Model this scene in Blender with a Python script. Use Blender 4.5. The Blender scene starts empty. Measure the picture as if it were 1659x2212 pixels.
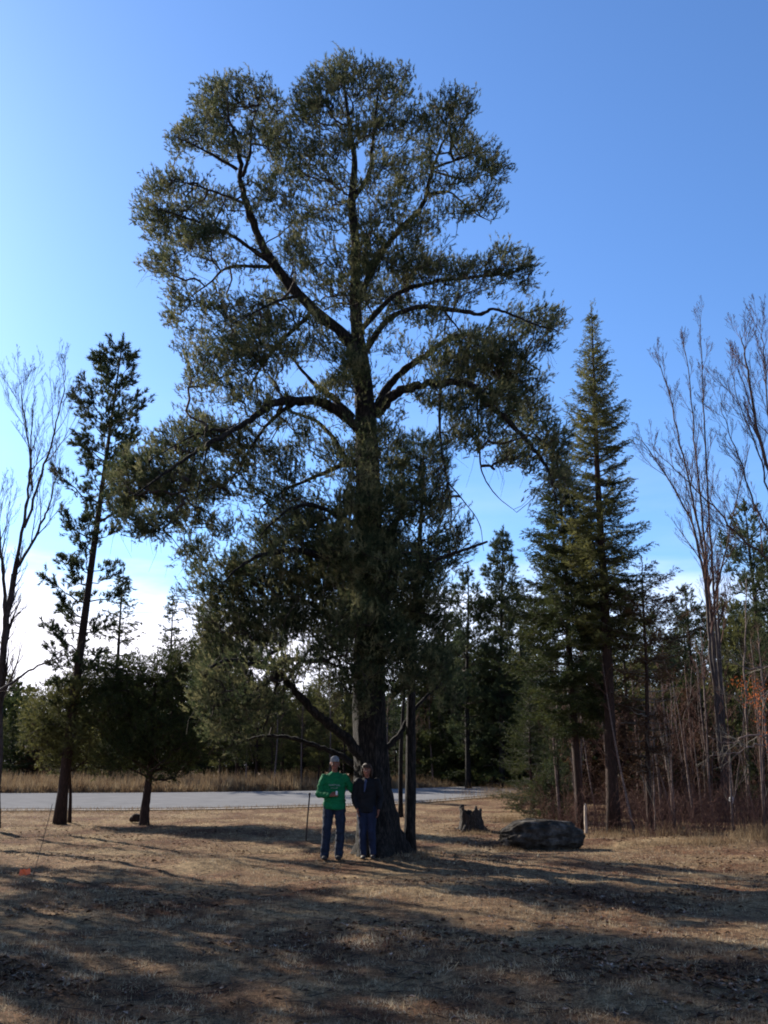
import bpy, math, random
import numpy as np
from mathutils import Vector, noise

S = bpy.context.scene
COL = S.collection
R = math.radians

# ------------------------------------------------------------------ camera, sky, sun
CAM_H = 1.65
F = 2150.0                       # focal length in units of a 1659 x 2212 picture
HORIZ = 1655.0
PITCH = math.atan((HORIZ - 1106.0) / F)
cd = bpy.data.cameras.new("camera")
cam = bpy.data.objects.new("camera", cd)
COL.objects.link(cam)
cam.location = (0, 0, CAM_H)
cam.rotation_euler = (math.pi / 2 + PITCH, 0, 0)
cd.sensor_fit = 'VERTICAL'
cd.sensor_height = 36.0
cd.sensor_width = 27.0
cd.lens = 36.0 * F / 2212.0
cd.clip_end = 4000
S.camera = cam

SUN_EL = R(25.5)
SUN_AZ = R(-46)                  # from +Y, negative = to the left
sun_dir = Vector((math.sin(SUN_AZ) * math.cos(SUN_EL), math.cos(SUN_AZ) * math.cos(SUN_EL), math.sin(SUN_EL)))
W = bpy.data.worlds.new("World")
S.world = W
W.use_nodes = True
nt = W.node_tree
nt.nodes.clear()
out = nt.nodes.new('ShaderNodeOutputWorld')
bg = nt.nodes.new('ShaderNodeBackground')
sky = nt.nodes.new('ShaderNodeTexSky')
sky.sky_type = 'NISHITA'
sky.sun_disc = False
sky.sun_elevation = SUN_EL
sky.sun_rotation = SUN_AZ
sky.air_density = 1.0
sky.dust_density = 0.55
sky.ozone_density = 2.6
tc = nt.nodes.new('ShaderNodeTexCoord')
sep = nt.nodes.new('ShaderNodeSeparateXYZ')
nt.links.new(tc.outputs['Generated'], sep.inputs[0])
mp = nt.nodes.new('ShaderNodeMapping')
mp.inputs['Scale'].default_value = (1, 1, 5)
nt.links.new(tc.outputs['Generated'], mp.inputs[0])
nz = nt.nodes.new('ShaderNodeTexNoise')
nz.inputs['Scale'].default_value = 3.2
nz.inputs['Detail'].default_value = 7
nz.inputs['Roughness'].default_value = 0.55
nt.links.new(mp.outputs[0], nz.inputs[0])


def wmath(op, a, b=None, c=None):
    n = nt.nodes.new('ShaderNodeMath')
    n.operation = op
    for i, v in enumerate((a, b, c)):
        if v is None:
            continue
        if isinstance(v, (int, float)):
            n.inputs[i].default_value = v
        else:
            nt.links.new(v, n.inputs[i])
    return n.outputs[0]


def wrange(v, a, b, c, d):
    n = nt.nodes.new('ShaderNodeMapRange')
    n.interpolation_type = 'SMOOTHSTEP'
    nt.links.new(v, n.inputs[0])
    for i, k in enumerate((a, b, c, d)):
        n.inputs[i + 1].default_value = k
    return n.outputs[0]


# low cloud bank near the horizon (thickest to the left) and faint cirrus
edge = wmath('ADD', sep.outputs[2], wmath('MULTIPLY', wmath('SUBTRACT', nz.outputs[0], 0.5), 0.16))
bank = wrange(edge, 0.205, 0.13, 0.0, 1.0)
left = wrange(sep.outputs[0], 0.25, -0.18, 0.42, 1.0)
bank = wmath('MULTIPLY', bank, left)
cir = wmath('MULTIPLY', wrange(nz.outputs[0], 0.42, 0.75, 0, 1), wrange(sep.outputs[2], 0.42, 0.22, 0, 0.07))
fac = wmath('MAXIMUM', bank, cir)
tint = nt.nodes.new('ShaderNodeMix')
tint.data_type = 'RGBA'
tint.blend_type = 'MULTIPLY'
tint.inputs[0].default_value = 1.0
nt.links.new(sky.outputs[0], tint.inputs[6])
tint.inputs[7].default_value = (0.74, 1.01, 1.36, 1)
mix = nt.nodes.new('ShaderNodeMix')
mix.data_type = 'RGBA'
nt.links.new(fac, mix.inputs[0])
nt.links.new(tint.outputs[2], mix.inputs[6])
mix.inputs[7].default_value = (10.5, 10.3, 11.5, 1)
nt.links.new(mix.outputs[2], bg.inputs[0])
bg.inputs[1].default_value = 0.059
nt.links.new(bg.outputs[0], out.inputs[0])

sl = bpy.data.lights.new("sun", 'SUN')
sl.energy = 4.7
sl.angle = R(0.55)
sl.color = (1.0, 0.93, 0.82)
so = bpy.data.objects.new("sun", sl)
COL.objects.link(so)
so.rotation_euler = (-sun_dir).to_track_quat('-Z', 'Y').to_euler()
so.location = (-30, 30, 40)

S.view_settings.view_transform = 'Standard'
S.view_settings.look = 'None'
S.view_settings.exposure = 1.52
S.view_settings.gamma = 1.0
S.render.engine = 'CYCLES'
S.cycles.filter_width = 1.9
S.cycles.max_bounces = 4
S.cycles.diffuse_bounces = 2
S.cycles.transmission_bounces = 2
S.cycles.glossy_bounces = 1


# ------------------------------------------------------------------ pixel -> place
CA, SA = math.cos(PITCH), math.sin(PITCH)


def ray(px, py):
    u = (px - 829.5) / F
    v = (1106.0 - py) / F
    return np.array([u, CA - v * SA, SA + v * CA])


def at(px, py, Y):
    d = ray(px, py)
    t = Y / d[1]
    return np.array([d[0] * t, Y, CAM_H + d[2] * t])


def sstep(a, b, x):
    t = np.clip((np.asarray(x, float) - a) / (b - a), 0, 1)
    return t * t * (3 - 2 * t)


def hbase(x, y):
    x = np.asarray(x, float)
    y = np.asarray(y, float)
    h = 0.75 * np.clip((y - 34) / 26.0, 0, 1)
    fade = 1 - sstep(30, 35, y)
    h = h + fade * (0.035 * np.sin(x * 0.9 + 1.3 * np.sin(y * 0.6)) + 0.03 * np.sin(y * 1.35 + 0.8 * np.sin(x * 1.1) + 1)
                    + 0.016 * np.sin(x * 2.7 + y * 1.9) + 0.012 * np.sin(x * 4.1 - y * 3.3 + 2 * np.sin(y)))
    h = h + 0.16 * np.exp(-((x - 0.1) ** 2 + (y - 19.4) ** 2) / 2.2) - 0.16 * 0.35 * np.exp(-((x - 0.1) ** 2 + (y - 19.4) ** 2) / 9)
    return h


def G(px, py):
    d = ray(px, py)
    Y = 3.0 + np.arange(4000) * 0.05
    t = Y / d[1]
    hz = hbase(d[0] * t, Y)
    k = int(np.argmax(CAM_H + d[2] * t <= hz))
    return np.array([d[0] * t[k], Y[k], hz[k]])


# ------------------------------------------------------------------ mesh helpers
def mesh(name, V, Fc, mats, smooth=False, mat_idx=None):
    V = np.asarray(V, np.float32)
    me = bpy.data.meshes.new(name)
    if not isinstance(Fc, list):
        Fc = [Fc]
    Fc = [np.asarray(f, np.int32) for f in Fc if len(f)]
    tot = sum(f.shape[0] for f in Fc)
    nl = sum(f.size for f in Fc)
    me.vertices.add(len(V))
    me.vertices.foreach_set('co', V.ravel())
    me.loops.add(nl)
    me.loops.foreach_set('vertex_index', np.concatenate([f.ravel() for f in Fc]))
    me.polygons.add(tot)
    st = []
    o = 0
    for f in Fc:
        k = f.shape[1]
        st.append(o + np.arange(f.shape[0]) * k)
        o += f.size
    me.polygons.foreach_set('loop_start', np.concatenate(st).astype(np.int32))
    me.update(calc_edges=True)
    me.validate(verbose=False)
    if not isinstance(mats, (list, tuple)):
        mats = [mats]
    for m in mats:
        me.materials.append(m)
    if smooth:
        me.polygons.foreach_set('use_smooth', np.ones(len(me.polygons), bool))
    if mat_idx is not None:
        me.polygons.foreach_set('material_index', np.asarray(mat_idx, np.int32))
    return me


def link(name, me, parent=None, loc=None):
    o = bpy.data.objects.new(name, me)
    COL.objects.link(o)
    if parent is not None:
        o.parent = parent
    if loc is not None:
        o.location = tuple(float(c) for c in loc)
    return o


def thing(name, label, cat, loc=(0, 0, 0), rz=0.0, group=None, sc=1.0):
    o = bpy.data.objects.new(name, None)
    COL.objects.link(o)
    o.location = tuple(float(c) for c in loc)
    o.rotation_euler = (0, 0, rz)
    o.scale = (sc, sc, sc)
    o['label'] = label
    o['category'] = cat
    if group:
        o['group'] = group
    return o


def tag(o, label=None, cat=None, group=None, kind=None):
    if label:
        o['label'] = label
    if cat:
        o['category'] = cat
    if group:
        o['group'] = group
    if kind:
        o['kind'] = kind
    return o


def dup(root, loc, rz=0.0, sc=1.0, label=None, group=None, tilt=(0, 0)):
    r = root.copy()
    COL.objects.link(r)
    r.location = tuple(float(c) for c in loc)
    r.rotation_euler = (tilt[0], tilt[1], rz)
    r.scale = (sc, sc, sc) if not isinstance(sc, tuple) else sc
    if label:
        r['label'] = label
    if group:
        r['group'] = group
    for ch in list(root.children):
        c = ch.copy()
        COL.objects.link(c)
        c.parent = r
        for g in list(ch.children):
            d = g.copy()
            COL.objects.link(d)
            d.parent = c
    return r


class Geo:
    """collects vertices, quads and triangles"""

    def __init__(self):
        self.V, self.Q, self.T, self.n = [], [], [], 0

    def add(self, V, Q=None, T=None):
        V = np.asarray(V, float).reshape(-1, 3)
        if Q is not None and len(Q):
            self.Q.append(np.asarray(Q) + self.n)
        if T is not None and len(T):
            self.T.append(np.asarray(T) + self.n)
        self.V.append(V)
        self.n += len(V)

    def build(self, name, mat, parent=None, smooth=True, org=None):
        V = np.concatenate(self.V) if self.V else np.zeros((0, 3))
        if org is not None:
            V = V - np.asarray(org)
        fs = []
        if self.Q:
            fs.append(np.concatenate(self.Q))
        if self.T:
            fs.append(np.concatenate(self.T))
        return link(name, mesh(name, V, fs, mat, smooth), parent)


def unit(v):
    v = np.asarray(v, float)
    return v / np.maximum(np.linalg.norm(v, axis=-1, keepdims=True), 1e-9)


def tube(g, P, rad, k=8, cap=True, rough=0.0, rng=None):
    P = np.asarray(P, float)
    n = len(P)
    rad = np.broadcast_to(np.asarray(rad, float), (n,))
    T = unit(np.gradient(P, axis=0))
    ref = np.array([0.31, 0.87, 0.4])
    U = unit(np.cross(T, ref))
    Vv = np.cross(T, U)
    a = np.arange(k) / k * 2 * np.pi
    ring = (U[:, None, :] * np.cos(a)[None, :, None] + Vv[:, None, :] * np.sin(a)[None, :, None])
    rr = rad[:, None, None] * np.ones((n, k, 1))
    if rough > 0:
        rr = rr * (1 + rough * rng.normal(size=(n, k, 1)))
    X = P[:, None, :] + ring * rr
    idx = np.arange(n * k).reshape(n, k)
    a0 = idx[:-1]
    b0 = idx[1:]
    Q = np.stack([a0, np.roll(a0, -1, 1), np.roll(b0, -1, 1), b0], -1).reshape(-1, 4)
    X = X.reshape(-1, 3)
    Tt = []
    if cap:
        X = np.vstack([X, P[-1] + T[-1] * rad[-1] * 0.5, P[0]])
        e = n * k
        for j in range(k):
            Tt.append([idx[-1, j], idx[-1, (j + 1) % k], e])
            Tt.append([idx[0, (j + 1) % k], idx[0, j], e + 1])
    g.add(X, Q, Tt if cap else None)


def frusta(g, A, B, ra, rb, k=4):
    """many tapered edges at once"""
    A = np.asarray(A, float)
    B = np.asarray(B, float)
    n = len(A)
    if n == 0:
        return
    D = unit(B - A)
    ref = np.where(np.abs(D[:, 2:3]) > 0.9, np.array([[1.0, 0, 0]]), np.array([[0, 0, 1.0]]))
    U = unit(np.cross(D, ref))
    Vv = np.cross(D, U)
    a = np.arange(k) / k * 2 * np.pi
    ring = U[:, None, :] * np.cos(a)[None, :, None] + Vv[:, None, :] * np.sin(a)[None, :, None]
    ra = np.broadcast_to(ra, (n,))[:, None, None]
    rb = np.broadcast_to(rb, (n,))[:, None, None]
    X = np.concatenate([A[:, None, :] + ring * ra, B[:, None, :] + ring * rb], 1)
    base = (np.arange(n) * 2 * k)[:, None, None]
    j = np.arange(k)
    q = np.stack([j, (j + 1) % k, (j + 1) % k + k, j + k], -1)[None]
    g.add(X.reshape(-1, 3), (base + q).reshape(-1, 4))


def spline(P, n):
    """Catmull-Rom through points, n samples per span"""
    P = np.asarray(P, float)
    P = np.vstack([2 * P[0] - P[1], P, 2 * P[-1] - P[-2]])
    o = []
    for i in range(1, len(P) - 2):
        p0, p1, p2, p3 = P[i - 1], P[i], P[i + 1], P[i + 2]
        for t in np.arange(n) / n:
            o.append(0.5 * ((2 * p1) + (-p0 + p2) * t + (2 * p0 - 5 * p1 + 4 * p2 - p3) * t * t + (-p0 + 3 * p1 - 3 * p2 + p3) * t ** 3))
    o.append(P[-2])
    return np.array(o)


def tufts(g, P, D, L, n, nl, w, rng, spread=0.75):
    """brushes of needles: each needle one thin triangle"""
    N = len(P)
    if N == 0:
        return
    D = unit(D)
    L = np.broadcast_to(L, (N,))
    u = rng.random((N, n, 1)) * L[:, None, None]
    perp = rng.normal(size=(N, n, 3))
    perp = unit(perp - (perp * D[:, None, :]).sum(-1, keepdims=True) * D[:, None, :])
    th = (0.25 + spread * rng.random((N, n, 1)))
    nd = D[:, None, :] * np.cos(th) + perp * np.sin(th)
    b = P[:, None, :] + D[:, None, :] * u
    side = unit(np.cross(nd, rng.normal(size=(N, n, 3)))) * w * 0.5
    ln = nl * (0.7 + 0.6 * rng.random((N, n, 1)))
    X = np.stack([b - side, b + side, b + nd * ln], 2).reshape(-1, 3)
    g.add(X, None, np.arange(N * n * 3).reshape(-1, 3))


# ------------------------------------------------------------------ materials
def newmat(name):
    m = bpy.data.materials.new(name)
    m.use_nodes = True
    t = m.node_tree
    t.nodes.clear()
    o = t.nodes.new('ShaderNodeOutputMaterial')
    return m, t, o


def ramp(t, src, stops):
    r = t.nodes.new('ShaderNodeValToRGB')
    e = r.color_ramp.elements
    while len(e) < len(stops):
        e.new(0.5)
    for el, (p, c) in zip(e, stops):
        el.position = p
        el.color = (*c, 1)
    t.links.new(src, r.inputs[0])
    return r.outputs[0]


def noisen(t, scale, detail=4, rough=0.6, vec=None, stretch=None, coord='Object'):
    c = t.nodes.new('ShaderNodeTexCoord')
    src = c.outputs[coord]
    if stretch:
        mpn = t.nodes.new('ShaderNodeMapping')
        mpn.inputs['Scale'].default_value = stretch
        t.links.new(src, mpn.inputs[0])
        src = mpn.outputs[0]
    n = t.nodes.new('ShaderNodeTexNoise')
    n.inputs['Scale'].default_value = scale
    n.inputs['Detail'].default_value = detail
    n.inputs['Roughness'].default_value = rough
    t.links.new(src, n.inputs[0])
    return n.outputs[0]


def mat_simple(name, stops, scale=8, rough=0.85, bump=0.3, stretch=None, detail=5, bscale=None, bdist=0.02, spec=0.2):
    m, t, o = newmat(name)
    p = t.nodes.new('ShaderNodeBsdfPrincipled')
    n = noisen(t, scale, detail, 0.6, stretch=stretch)
    t.links.new(ramp(t, n, stops), p.inputs['Base Color'])
    p.inputs['Roughness'].default_value = rough
    p.inputs['Specular IOR Level'].default_value = spec
    if bump > 0:
        b = t.nodes.new('ShaderNodeBump')
        b.inputs['Strength'].default_value = bump
        b.inputs['Distance'].default_value = bdist
        n2 = noisen(t, bscale or scale * 2, detail, 0.65, stretch=stretch)
        t.links.new(n2, b.inputs['Height'])
        t.links.new(b.outputs[0], p.inputs['Normal'])
    t.links.new(p.outputs[0], o.inputs[0])
    return m


def mat_leaf(name, stops, scale=1.3, trans=0.3, rough=0.7):
    stops = [(.5 + (p - .5) * .62, c) for p, c in stops]  # steeper noise contrast paints the sunlit highlights of foliage clumps into the colour
    """foliage: diffuse with some light passing through"""
    m, t, o = newmat(name)
    n = noisen(t, scale, 5, 0.7)
    c = ramp(t, n, stops)
    d = t.nodes.new('ShaderNodeBsdfPrincipled')
    d.inputs['Roughness'].default_value = rough
    d.inputs['Specular IOR Level'].default_value = 0.08
    t.links.new(c, d.inputs['Base Color'])
    tr = t.nodes.new('ShaderNodeBsdfTranslucent')
    t.links.new(c, tr.inputs[0])
    mx = t.nodes.new('ShaderNodeMixShader')
    mx.inputs[0].default_value = trans
    t.links.new(d.outputs[0], mx.inputs[1])
    t.links.new(tr.outputs[0], mx.inputs[2])
    t.links.new(mx.outputs[0], o.inputs[0])
    return m


M = {}
M['pine_bark'] = mat_simple('pine_bark', [(0.38, (0.003, 0.0025, 0.002)), (0.52, (0.012, 0.0095, 0.0075)), (0.66, (0.036, 0.028, 0.023))], 6, 0.95, 0.9, (5, 5, 1.1), 6, 9, 0.04)
M['red_bark'] = mat_simple('red_bark', [(0.3, (0.014, 0.009, 0.007)), (0.6, (0.04, 0.023, 0.017)), (0.8, (0.085, 0.055, 0.042))], 7, 0.95, 0.7, (4, 4, 1), 6, 9, 0.03)
M['grey_bark'] = mat_simple('grey_bark', [(0.3, (0.025, 0.018, 0.016)), (0.6, (0.065, 0.048, 0.042)), (0.8, (0.13, 0.105, 0.095))], 7, 0.9, 0.4, (2, 2, 1), 6, 9, 0.015)
M['pale_bark'] = mat_simple('pale_bark', [(0.3, (0.06, 0.040, 0.032)), (0.55, (0.135, 0.098, 0.082)), (0.8, (0.26, 0.21, 0.185))], 5, 0.9, 0.3, (2, 2, 4), 6, 9, 0.01)
M['twig'] = mat_simple('twig', [(0.3, (0.018, 0.012, 0.01)), (0.7, (0.05, 0.034, 0.026))], 3, 0.9, 0)
M['twig_red'] = mat_simple('twig_red', [(0.3, (0.045, 0.021, 0.015)), (0.7, (0.12, 0.058, 0.042))], 3, 0.9, 0)
M['dead_twig'] = mat_simple('dead_twig', [(0.3, (0.06, 0.055, 0.045)), (0.7, (0.17, 0.15, 0.12))], 3, 0.9, 0)
M['jack'] = mat_leaf('jack_needles', [(0.32, (0.018, 0.028, 0.014)), (0.5, (0.062, 0.074, 0.034)), (0.66, (0.19, 0.175, 0.085))], 2.6, 0.42)
M['pine'] = mat_leaf('pine_needles', [(0.3, (0.024, 0.036, 0.020)), (0.55, (0.048, 0.062, 0.028)), (0.75, (0.085, 0.09, 0.035))], 1.8, 0.28)
M['white_pine'] = mat_leaf('white_pine_needles', [(0.3, (0.03, 0.05, 0.034)), (0.55, (0.055, 0.085, 0.055)), (0.75, (0.09, 0.12, 0.07))], 1.8, 0.3)
M['spruce'] = mat_leaf('spruce_needles', [(0.3, (0.045, 0.046, 0.016)), (0.5, (0.085, 0.090, 0.032)), (0.72, (0.20, 0.185, 0.06))], 1.4, 0.40)
M['fir'] = mat_leaf('fir_needles', [(0.3, (0.02, 0.03, 0.012)), (0.55, (0.045, 0.055, 0.018)), (0.75, (0.085, 0.09, 0.024))], 1.2, 0.25)
M['rusty'] = mat_leaf('rusty_needles', [(0.3, (0.035, 0.020, 0.013)), (0.55, (0.075, 0.042, 0.022)), (0.75, (0.13, 0.072, 0.034))], 1.4, 0.2)
M['yellow_pine'] = mat_leaf('yellow_needles', [(0.3, (0.05, 0.055, 0.022)), (0.55, (0.10, 0.10, 0.034)), (0.75, (0.16, 0.15, 0.05))], 0.9, 0.35)
M['orange_leaf'] = mat_leaf('orange_leaves', [(0.3, (0.12, 0.035, 0.014)), (0.6, (0.36, 0.10, 0.03))], 4, 0.45)
M['dry_grass'] = mat_leaf('dry_grass', [(0.3, (0.10, 0.06, 0.036)), (0.5, (0.18, 0.122, 0.068)), (0.75, (0.29, 0.22, 0.13))], 2.2, 0.25, 0.9)
M['lawn_blade'] = mat_leaf('lawn_blade', [(0.3, (0.09, 0.052, 0.032)), (0.46, (0.215, 0.148, 0.088)), (0.58, (0.34, 0.26, 0.16)), (0.75, (0.52, 0.43, 0.28))], 3.1, 0.2, 0.9)
M['leaf_litter'] = mat_leaf('leaf_litter', [(0.3, (0.03, 0.017, 0.011)), (0.5, (0.09, 0.050, 0.030)), (0.62, (0.19, 0.115, 0.075)), (0.76, (0.42, 0.34, 0.27))], 7, 0.1, 0.8)


def ground_mat():
    m, t, o = newmat('lawn_ground')
    p = t.nodes.new('ShaderNodeBsdfPrincipled')
    p.inputs['Roughness'].default_value = 1.0
    p.inputs['Specular IOR Level'].default_value = 0.05
    n1 = noisen(t, 0.55, 6, 0.65)
    n2 = noisen(t, 9, 8, 0.75)
    n3 = noisen(t, 60, 4, 0.7)
    c1 = ramp(t, n1, [(0.38, (0.105, 0.050, 0.029)), (0.5, (0.18, 0.113, 0.065)), (0.62, (0.265, 0.19, 0.108))])
    c2 = ramp(t, n2, [(0.36, (0.22, 0.2, 0.19)), (0.5, (0.85, 0.83, 0.8)), (0.64, (1.6, 1.55, 1.45))])
    c3 = ramp(t, n3, [(0.36, (0.25, 0.23, 0.21)), (0.53, (1.0, 1.0, 1.0)), (0.68, (1.9, 1.85, 1.75))])
    a = t.nodes.new('ShaderNodeMix'); a.data_type = 'RGBA'; a.blend_type = 'MULTIPLY'; a.inputs[0].default_value = 0.85
    b = t.nodes.new('ShaderNodeMix'); b.data_type = 'RGBA'; b.blend_type = 'MULTIPLY'; b.inputs[0].default_value = 0.8
    t.links.new(c1, a.inputs[6]); t.links.new(c2, a.inputs[7])
    t.links.new(a.outputs[2], b.inputs[6]); t.links.new(c3, b.inputs[7])
    t.links.new(b.outputs[2], p.inputs['Base Color'])
    bu = t.nodes.new('ShaderNodeBump'); bu.inputs['Strength'].default_value = 1.0; bu.inputs['Distance'].default_value = 0.05
    t.links.new(n2, bu.inputs['Height'])
    bu2 = t.nodes.new('ShaderNodeBump'); bu2.inputs['Strength'].default_value = 0.8; bu2.inputs['Distance'].default_value = 0.012
    t.links.new(n3, bu2.inputs['Height']); t.links.new(bu.outputs[0], bu2.inputs['Normal'])
    t.links.new(bu2.outputs[0], p.inputs['Normal'])
    t.links.new(p.outputs[0], o.inputs[0])
    return m


M['ground'] = ground_mat()
M['road'] = mat_simple('road_asphalt', [(0.3, (0.125, 0.122, 0.120)), (0.5, (0.165, 0.161, 0.158)), (0.72, (0.215, 0.208, 0.202))], 1.2, 0.9, 0.25, (1, 6, 1), 8, 40, 0.01, spec=0.0)
M['shoulder'] = mat_simple('gravel', [(0.3, (0.14, 0.115, 0.095)), (0.7, (0.30, 0.26, 0.22))], 5, 1.0, 0.5, None, 8, 40, 0.02)
M['rock'] = mat_simple('rock', [(0.3, (0.014, 0.012, 0.009)), (0.48, (0.035, 0.030, 0.025)), (0.57, (0.065, 0.058, 0.050)), (0.74, (0.15, 0.135, 0.12))], 4.5, 1.0, 1.0, (1, 1, 1), 9, 7, 0.08, spec=0.05)
M['stump'] = mat_simple('stump_wood', [(0.35, (0.010, 0.008, 0.006)), (0.55, (0.032, 0.024, 0.019)), (0.72, (0.12, 0.10, 0.085))], 7, 0.95, 0.9, (4, 4, 0.8), 7, 10, 0.04)
M['steel'] = mat_simple('rusty_steel', [(0.3, (0.02, 0.016, 0.015)), (0.7, (0.06, 0.04, 0.032))], 12, 0.7, 0.2)
M['wood_pale'] = mat_simple('pale_wood', [(0.3, (0.25, 0.19, 0.14)), (0.7, (0.5, 0.41, 0.33))], 9, 0.9, 0.3, (3, 3, 0.6))
M['orange'] = mat_simple('orange_plastic', [(0.3, (0.75, 0.12, 0.04)), (0.7, (0.9, 0.2, 0.07))], 9, 0.5, 0.0)
M['white'] = mat_simple('white_plastic', [(0.3, (0.4, 0.4, 0.4)), (0.7, (0.6, 0.6, 0.6))], 9, 0.5, 0.2)
M['wire'] = mat_simple('wire', [(0.3, (0.02, 0.02, 0.022)), (0.7, (0.04, 0.04, 0.045))], 9, 0.6, 0.0)

# ------------------------------------------------------------------ ground, road
def grid_mesh():
    ys = np.concatenate([np.arange(-30, 4, 2.0), np.arange(4, 36, 0.16), np.arange(36, 66, 0.5), np.arange(66, 140, 4), np.array([160, 200, 280, 400, 600, 1000, 1800])])
    xs = np.concatenate([-np.array([1600, 900, 500, 300, 180, 120, 90, 70, 55, 45, 36, 30, 26, 22, 18, 16, 14]), np.arange(-12.5, 12.6, 0.18), np.array([14, 16, 18, 22, 26, 30, 36, 45, 55, 70, 90, 120, 180, 300, 500, 900, 1600])])
    X, Y = np.meshgrid(xs, ys)
    Z = hbase(X, Y)
    r = np.random.default_rng(3)
    near = ((Y > 4) & (Y < 34) & (abs(X) < 12.5)).astype(float)
    Z = Z + near * r.normal(size=Z.shape) * 0.006
    V = np.stack([X, Y, Z], -1).reshape(-1, 3)
    n, m = X.shape
    i = np.arange(n * m).reshape(n, m)
    Q = np.stack([i[:-1, :-1], i[:-1, 1:], i[1:, 1:], i[1:, :-1]], -1).reshape(-1, 4)
    return mesh('ground', V, Q, M['ground'], True)


tag(link('ground', grid_mesh()), kind='structure')


def strip(name, A, B, mat, lift, nseg=90, nw=8):
    A = spline([G(*p)[:2].tolist() + [0] for p in A], nseg // (len(A) - 1))
    B = spline([G(*p)[:2].tolist() + [0] for p in B], nseg // (len(B) - 1))
    n = min(len(A), len(B))
    A, B = A[:n], B[:n]
    t = np.linspace(0, 1, nw)[None, :, None]
    P = A[:, None, :] * (1 - t) + B[:, None, :] * t
    P[..., 2] = hbase(P[..., 0], P[..., 1]) + lift
    i = np.arange(n * nw).reshape(n, nw)
    Q = np.stack([i[:-1, :-1], i[1:, :-1], i[1:, 1:], i[:-1, 1:]], -1).reshape(-1, 4)
    # flip faces so that they look up whichever way round the edges run
    return tag(link(name, mesh(name, P.reshape(-1, 3), Q, mat, True)), kind='structure')


near_e = [(-900, 1752), (0, 1750), (400, 1748), (700, 1741), (900, 1733), (1050, 1721), (1150, 1713), (1300, 1703), (1500, 1694), (1750, 1688)]
far_e = [(-900, 1717), (0, 1716), (400, 1714), (700, 1710), (900, 1705), (1050, 1699), (1150, 1694), (1300, 1687), (1500, 1681), (1750, 1677)]
strip('road_shoulder', [(x, y + 2.5) for x, y in near_e], [(x, y - 1.2) for x, y in far_e], M['shoulder'], 0.03)
strip('road', near_e, far_e, M['road'], 0.05)

# ------------------------------------------------------------------ lawn grass, leaves
rng = np.random.default_rng(11)


def view_points(n, y0, y1, rng, pw=1.0, margin=1.08):
    """points on the ground ahead of the camera, denser close by"""
    u = rng.random(n) ** pw
    Y = y0 * (y1 / y0) ** u
    X = (rng.random(n) * 2 - 1) * (Y * 0.40 * margin + 0.6)
    return X, Y


def fnoise(X, Y, s, seed=0.0):
    return (np.sin(X * s + 1.7 * np.sin(Y * s * 0.8 + seed)) + np.sin(Y * s * 1.3 + 1.4 * np.sin(X * s * 0.9 + seed * 2 + 1))
            + 0.6 * np.sin((X + Y) * s * 2.3 + seed)) / 2.6


def blades(g, X, Y, h, w, lean, rng):
    n = len(X)
    Z = hbase(X, Y)
    a = rng.random(n) * 2 * np.pi
    b = np.stack([X, Y, Z - 0.004], -1)
    side = np.stack([np.cos(a), np.sin(a), np.zeros(n)], -1) * (w / 2)[:, None]
    a2 = rng.random(n) * 2 * np.pi
    ln = lean * rng.random(n)
    d = np.stack([np.cos(a2) * ln, np.sin(a2) * ln, np.ones(n)], -1)
    tip = b + unit(d) * h[:, None]
    V = np.stack([b - side, b + side, tip], 1).reshape(-1, 3)
    g.add(V, None, np.arange(n * 3).reshape(-1, 3))


g = Geo()
n = 300000
X, Y = view_points(n, 5.6, 37, rng, 1.0)
pn = fnoise(X, Y, 1.6, 2.0)
keep = rng.random(n) < (0.55 + 0.45 * pn)
X, Y, pn = X[keep], Y[keep], pn[keep]
sc = 0.7 + Y / 18
blades(g, X, Y, (0.022 + 0.036 * rng.random(len(X))) * (1 + 0.35 * pn) * (0.8 + 0.25 * sc), (0.004 + 0.004 * rng.random(len(X))) * sc, 2.6, rng)
tag(g.build('lawn_grass', M['lawn_blade'], smooth=False), 'short dead brown grass matted over the lawn', 'grass', kind='stuff')

# fallen leaves
g = Geo()
n = 48000
X, Y = view_points(n, 5.6, 30, rng, 0.9)
pn = fnoise(X, Y, 1.1, 5.0) + 0.35 * fnoise(X, Y, 3.5, 1.0)
prob = np.clip((pn - 0.02) * 1.3, 0.05, 1) * np.where((X > 1.5) | (Y < 9), 1.0, 0.55)
k = rng.random(n) < prob
X, Y = X[k], Y[k]
n = len(X)
s = (0.018 + 0.026 * rng.random(n))
a = rng.random(n) * 2 * np.pi
ca, sa = np.cos(a), np.sin(a)
loc = np.array([[-1, 0, 0], [0, -0.55, 1], [1, 0, 0.3], [0, 0.55, 1]])
lx = loc[None, :, 0] * s[:, None]
ly = loc[None, :, 1] * s[:, None]
lz = loc[None, :, 2] * (s * rng.uniform(0.1, 0.9, n))[:, None]
P = np.stack([X[:, None] + lx * ca[:, None] - ly * sa[:, None], Y[:, None] + lx * sa[:, None] + ly * ca[:, None], hbase(X, Y)[:, None] + 0.012 + lz], -1)
i = np.arange(n)[:, None] * 4
g.add(P.reshape(-1, 3), None, np.concatenate([i + np.array([[0, 1, 2]]), i + np.array([[0, 2, 3]])]))
tag(g.build('fallen_leaves', M['leaf_litter'], smooth=False), 'curled brown leaves and bits scattered on the lawn', 'leaves', kind='stuff')

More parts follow.
